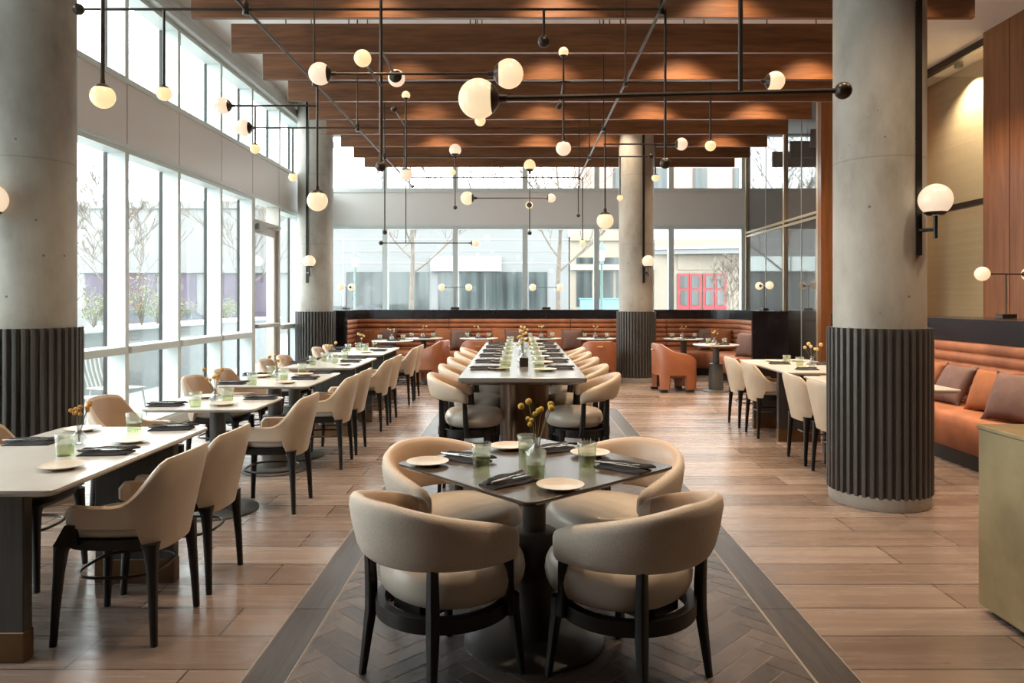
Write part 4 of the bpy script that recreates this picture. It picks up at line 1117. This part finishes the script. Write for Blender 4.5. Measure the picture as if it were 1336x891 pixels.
def tree(x, y, h, seed, label, first=.30, spread=1.15):
    rnd = random.Random(seed); mb = MB()
    trunk = [Vector((math.sin(i*.9+seed)*.012*h*i/10, math.cos(i*1.1+seed)*.012*h*i/10, h*i/12)) for i in range(13)]
    mb.tube(trunk, [h*.0115*(1-.92*(i/12)**1.1) for i in range(13)], 8)
    def branch(p, d, L, r, dep):
        pts = [p]; n = 5
        for i in range(n):
            d = (d+Vector((rnd.uniform(-.2, .2), rnd.uniform(-.2, .2), rnd.uniform(.02, .16)))).normalized(); pts.append(pts[-1]+d*L/n)
        mb.tube(pts, [max(.011, r*(1-.7*i/n)) for i in range(n+1)], 5 if dep == 0 else 3)
        if dep >= 3: return
        for k in range((5, 4, 3)[dep]):
            i = rnd.randint(1, n); a = rnd.uniform(0, 2*PI); s_ = rnd.uniform(.5, .9)
            nd = (d+Vector((math.cos(a)*s_, math.sin(a)*s_, rnd.uniform(-.2, .4)))).normalized()
            branch(pts[i], nd, L*rnd.uniform(.38, .62), r*.5, dep+1)
    for k in range(13):
        t = first+(.96-first)*k/12; a = k*2.4+rnd.uniform(-.4, .4); z = t*12; i = min(11, int(z)); p = trunk[i].lerp(trunk[i+1], z-i)
        branch(p, Vector((math.cos(a), math.sin(a), rnd.uniform(.55, .95))).normalized(), spread*h*.30*(1.15-.8*(t-first)/(1-first)), h*.0052*(1.2-t), 0)
    o = mb.build('bare_tree', 'bark', None, 60); o.location = (x, y, -.12); o['kind'] = 'thing'
    return tag(o, label, 'tree', 'bare street trees')
tree(X(537, 24), 24, 8.2, 4, 'leafless street tree with a forked trunk behind the side-on rust armchair')
tree(X(729, 23), 23, 8.2, 9, 'leafless street tree left of the far column')
tree(X(957, 27), 27, 3.0, 12, 'small leafless tree before the red doors')
tree(X(137, 22), 22, 5.0, 15, 'leafless young tree seen through the left windows')
tree(X(318, 26), 26, 6.2, 21, 'leafless tree beyond the window left of the glazed door')
def make_post():
    t = thing('street_lamp', '', 'street lamp')
    MB().lathe([(.14, 0), (.14, .3), (.07, .5), (.055, 3.4), (.09, 3.45), (.06, 3.55)], 16).build('post', 'greenpost', t)
    MB().lathe([(.10, 3.55), (.19, 3.95), (.20, 4.0)], 8).build('lantern', 'plate', t, 0)
    MB().lathe([(.23, 4.0), (.20, 4.08), (.06, 4.25), (.02, 4.4), (.0, 4.42)], 12).build('lantern_roof', 'greenpost', t)
    return t
post = Proto(make_post)
post((X(463, 26), 26, -.12), 0, 'green street lamp beyond the window end of the banquette', 'street lamps', .78)
post((X(785, 26), 26, -.12), 0, 'green street lamp beyond the glass just left of the far column', 'street lamps', .84)

pl = thing('planter', 'long low grey planter outside the left windows', 'planter', (-7.0, 12, -.12))
_pi(MB().box(-7.4, -6.6, 6.5, 20, -.12, .95).build('trough', 'planter', pl, 0), pl)
_pi(MB().box(-7.45, -6.55, 6.45, 20.05, .95, 1.0).build('rim', 'white', pl, 0), pl)
def shrub(x, y, h, seed, label):
    rnd = random.Random(seed); st = MB(); lf = MB()
    t = thing('shrub', label, 'shrub', (x, y, 1.0), 0, 'planter shrubs')
    for k in range(16):
        a = rnd.uniform(0, 2*PI); s = rnd.uniform(.1, .38); e = Vector((math.cos(a)*s, math.sin(a)*s, h*rnd.uniform(.55, 1)))
        st.tube([(0, 0, -.02), e*.5+Vector((0, 0, .05)), e], [.008, .006, .003], 4)
        for j in range(26):
            p = e*rnd.uniform(.3, 1)+Vector((rnd.gauss(0, .05), rnd.gauss(0, .05), rnd.gauss(0, .05)))
            q = Vector((rnd.uniform(-1, 1), rnd.uniform(-1, 1), rnd.uniform(-1, 1))).normalized()*.022; r_ = q.orthogonal().normalized()*.012
            lf.add([p-q, p+r_, p+q, p-r_], [(0, 1, 2, 3)])
    st.build('stem', 'bark', t); lf.build('foliage', 'leaf', t, 0)
for i, (px, D, h) in enumerate(((122, 11.9, .75), (185, 13.2, 1.0), (233, 15.2, .6), (205, 14.0, .7), (296, 17.6, .55))):
    shrub((px-VX)*D/F, D, h, 40+i, ['leafy shrub in the planter beside the near column', 'tall leafy shrub in the planter, second from the near column', 'low leafy shrub in the planter, middle of the glass wall', 'leafy shrub in the planter behind the tan chair of the small table', 'low leafy shrub in the planter near the glazed door'][i])
def make_terrace():
    t = thing('terrace_chair', '', 'chair')
    secs = [[(-.20, -.22, .44), (.2, -.22, .43), (.2, .22, .43), (-.2, .22, .44)], [(-.20, -.22, .455), (.2, -.22, .445), (.2, .22, .445), (-.2, .22, .455)]]
    MB().loft(secs).build('seat', 'aluminium', t, 0)
    mb = MB()
    for k in range(7): mb.tube([(-.19, -.2+k*.4/6, .45), (-.26, -.2+k*.4/6, .66), (-.30, -.2+k*.4/6, .88)], .009, 6)
    mb.tube([(-.30, -.21, .88), (-.30, .21, .88)], .012, 6); mb.build('backrest', 'aluminium', t)
    for sx in (1, -1):
        for sy in (1, -1): MB().tube([(sx*.17, sy*.19, .44), (sx*.22, sy*.23, 0)], .011, 6).build('leg', 'steel', t)
    return t
terr = Proto(make_terrace)
terr((-5.0, 9.0, -.12), math.radians(70), 'pale metal terrace chair outside the glass, behind the small pedestal table', 'terrace chairs', 1.1)
terr((-5.0, 8.0, -.12), math.radians(100), 'pale metal terrace chair outside the glass, next to the near column', 'terrace chairs', 1.1)
def make_car():
    t = thing('car', '', 'car')
    side = [(-2.1, .35), (-2.1, .75), (-1.6, .9), (-.9, 1.35), (.5, 1.38), (1.2, .95), (2.0, .82), (2.15, .4)]
    MB().loft([[(x, y*(1-.12*(z > 1)), z) for x, z in side] for y in (-.85, .85)]).build('body', 'carpaint', t, 30)
    MB().loft([[(x, y, z) for x, z in ((-1.45, .95), (-.85, 1.28), (.42, 1.3), (.98, .98))] for y in (-.86, .86)]).build('windows', 'shopglass', t, 30)
    for sx in (-1.3, 1.35):
        for sy in (-.8, .8): MB().lathe([(.2, -.1), (.32, -.1), (.32, .1), (.2, .1)], 20, mtx=Matrix.Translation((sx, sy, .32)) @ Matrix.Rotation(PI/2, 4, 'X')).build('wheel', 'tyre', t)
    return t
car = Proto(make_car)
car((X(213, 31), 31, -.12), 0, 'dark parked car seen through the second left window', 'parked cars')
car((X(255, 31)-.0, 31, -.12), 0, 'dark parked car half behind a left window mullion', 'parked cars') if False else None
car((X(470, 30), 30, -.12), 0, 'dark parked car beyond the window end of the banquette', 'parked cars')
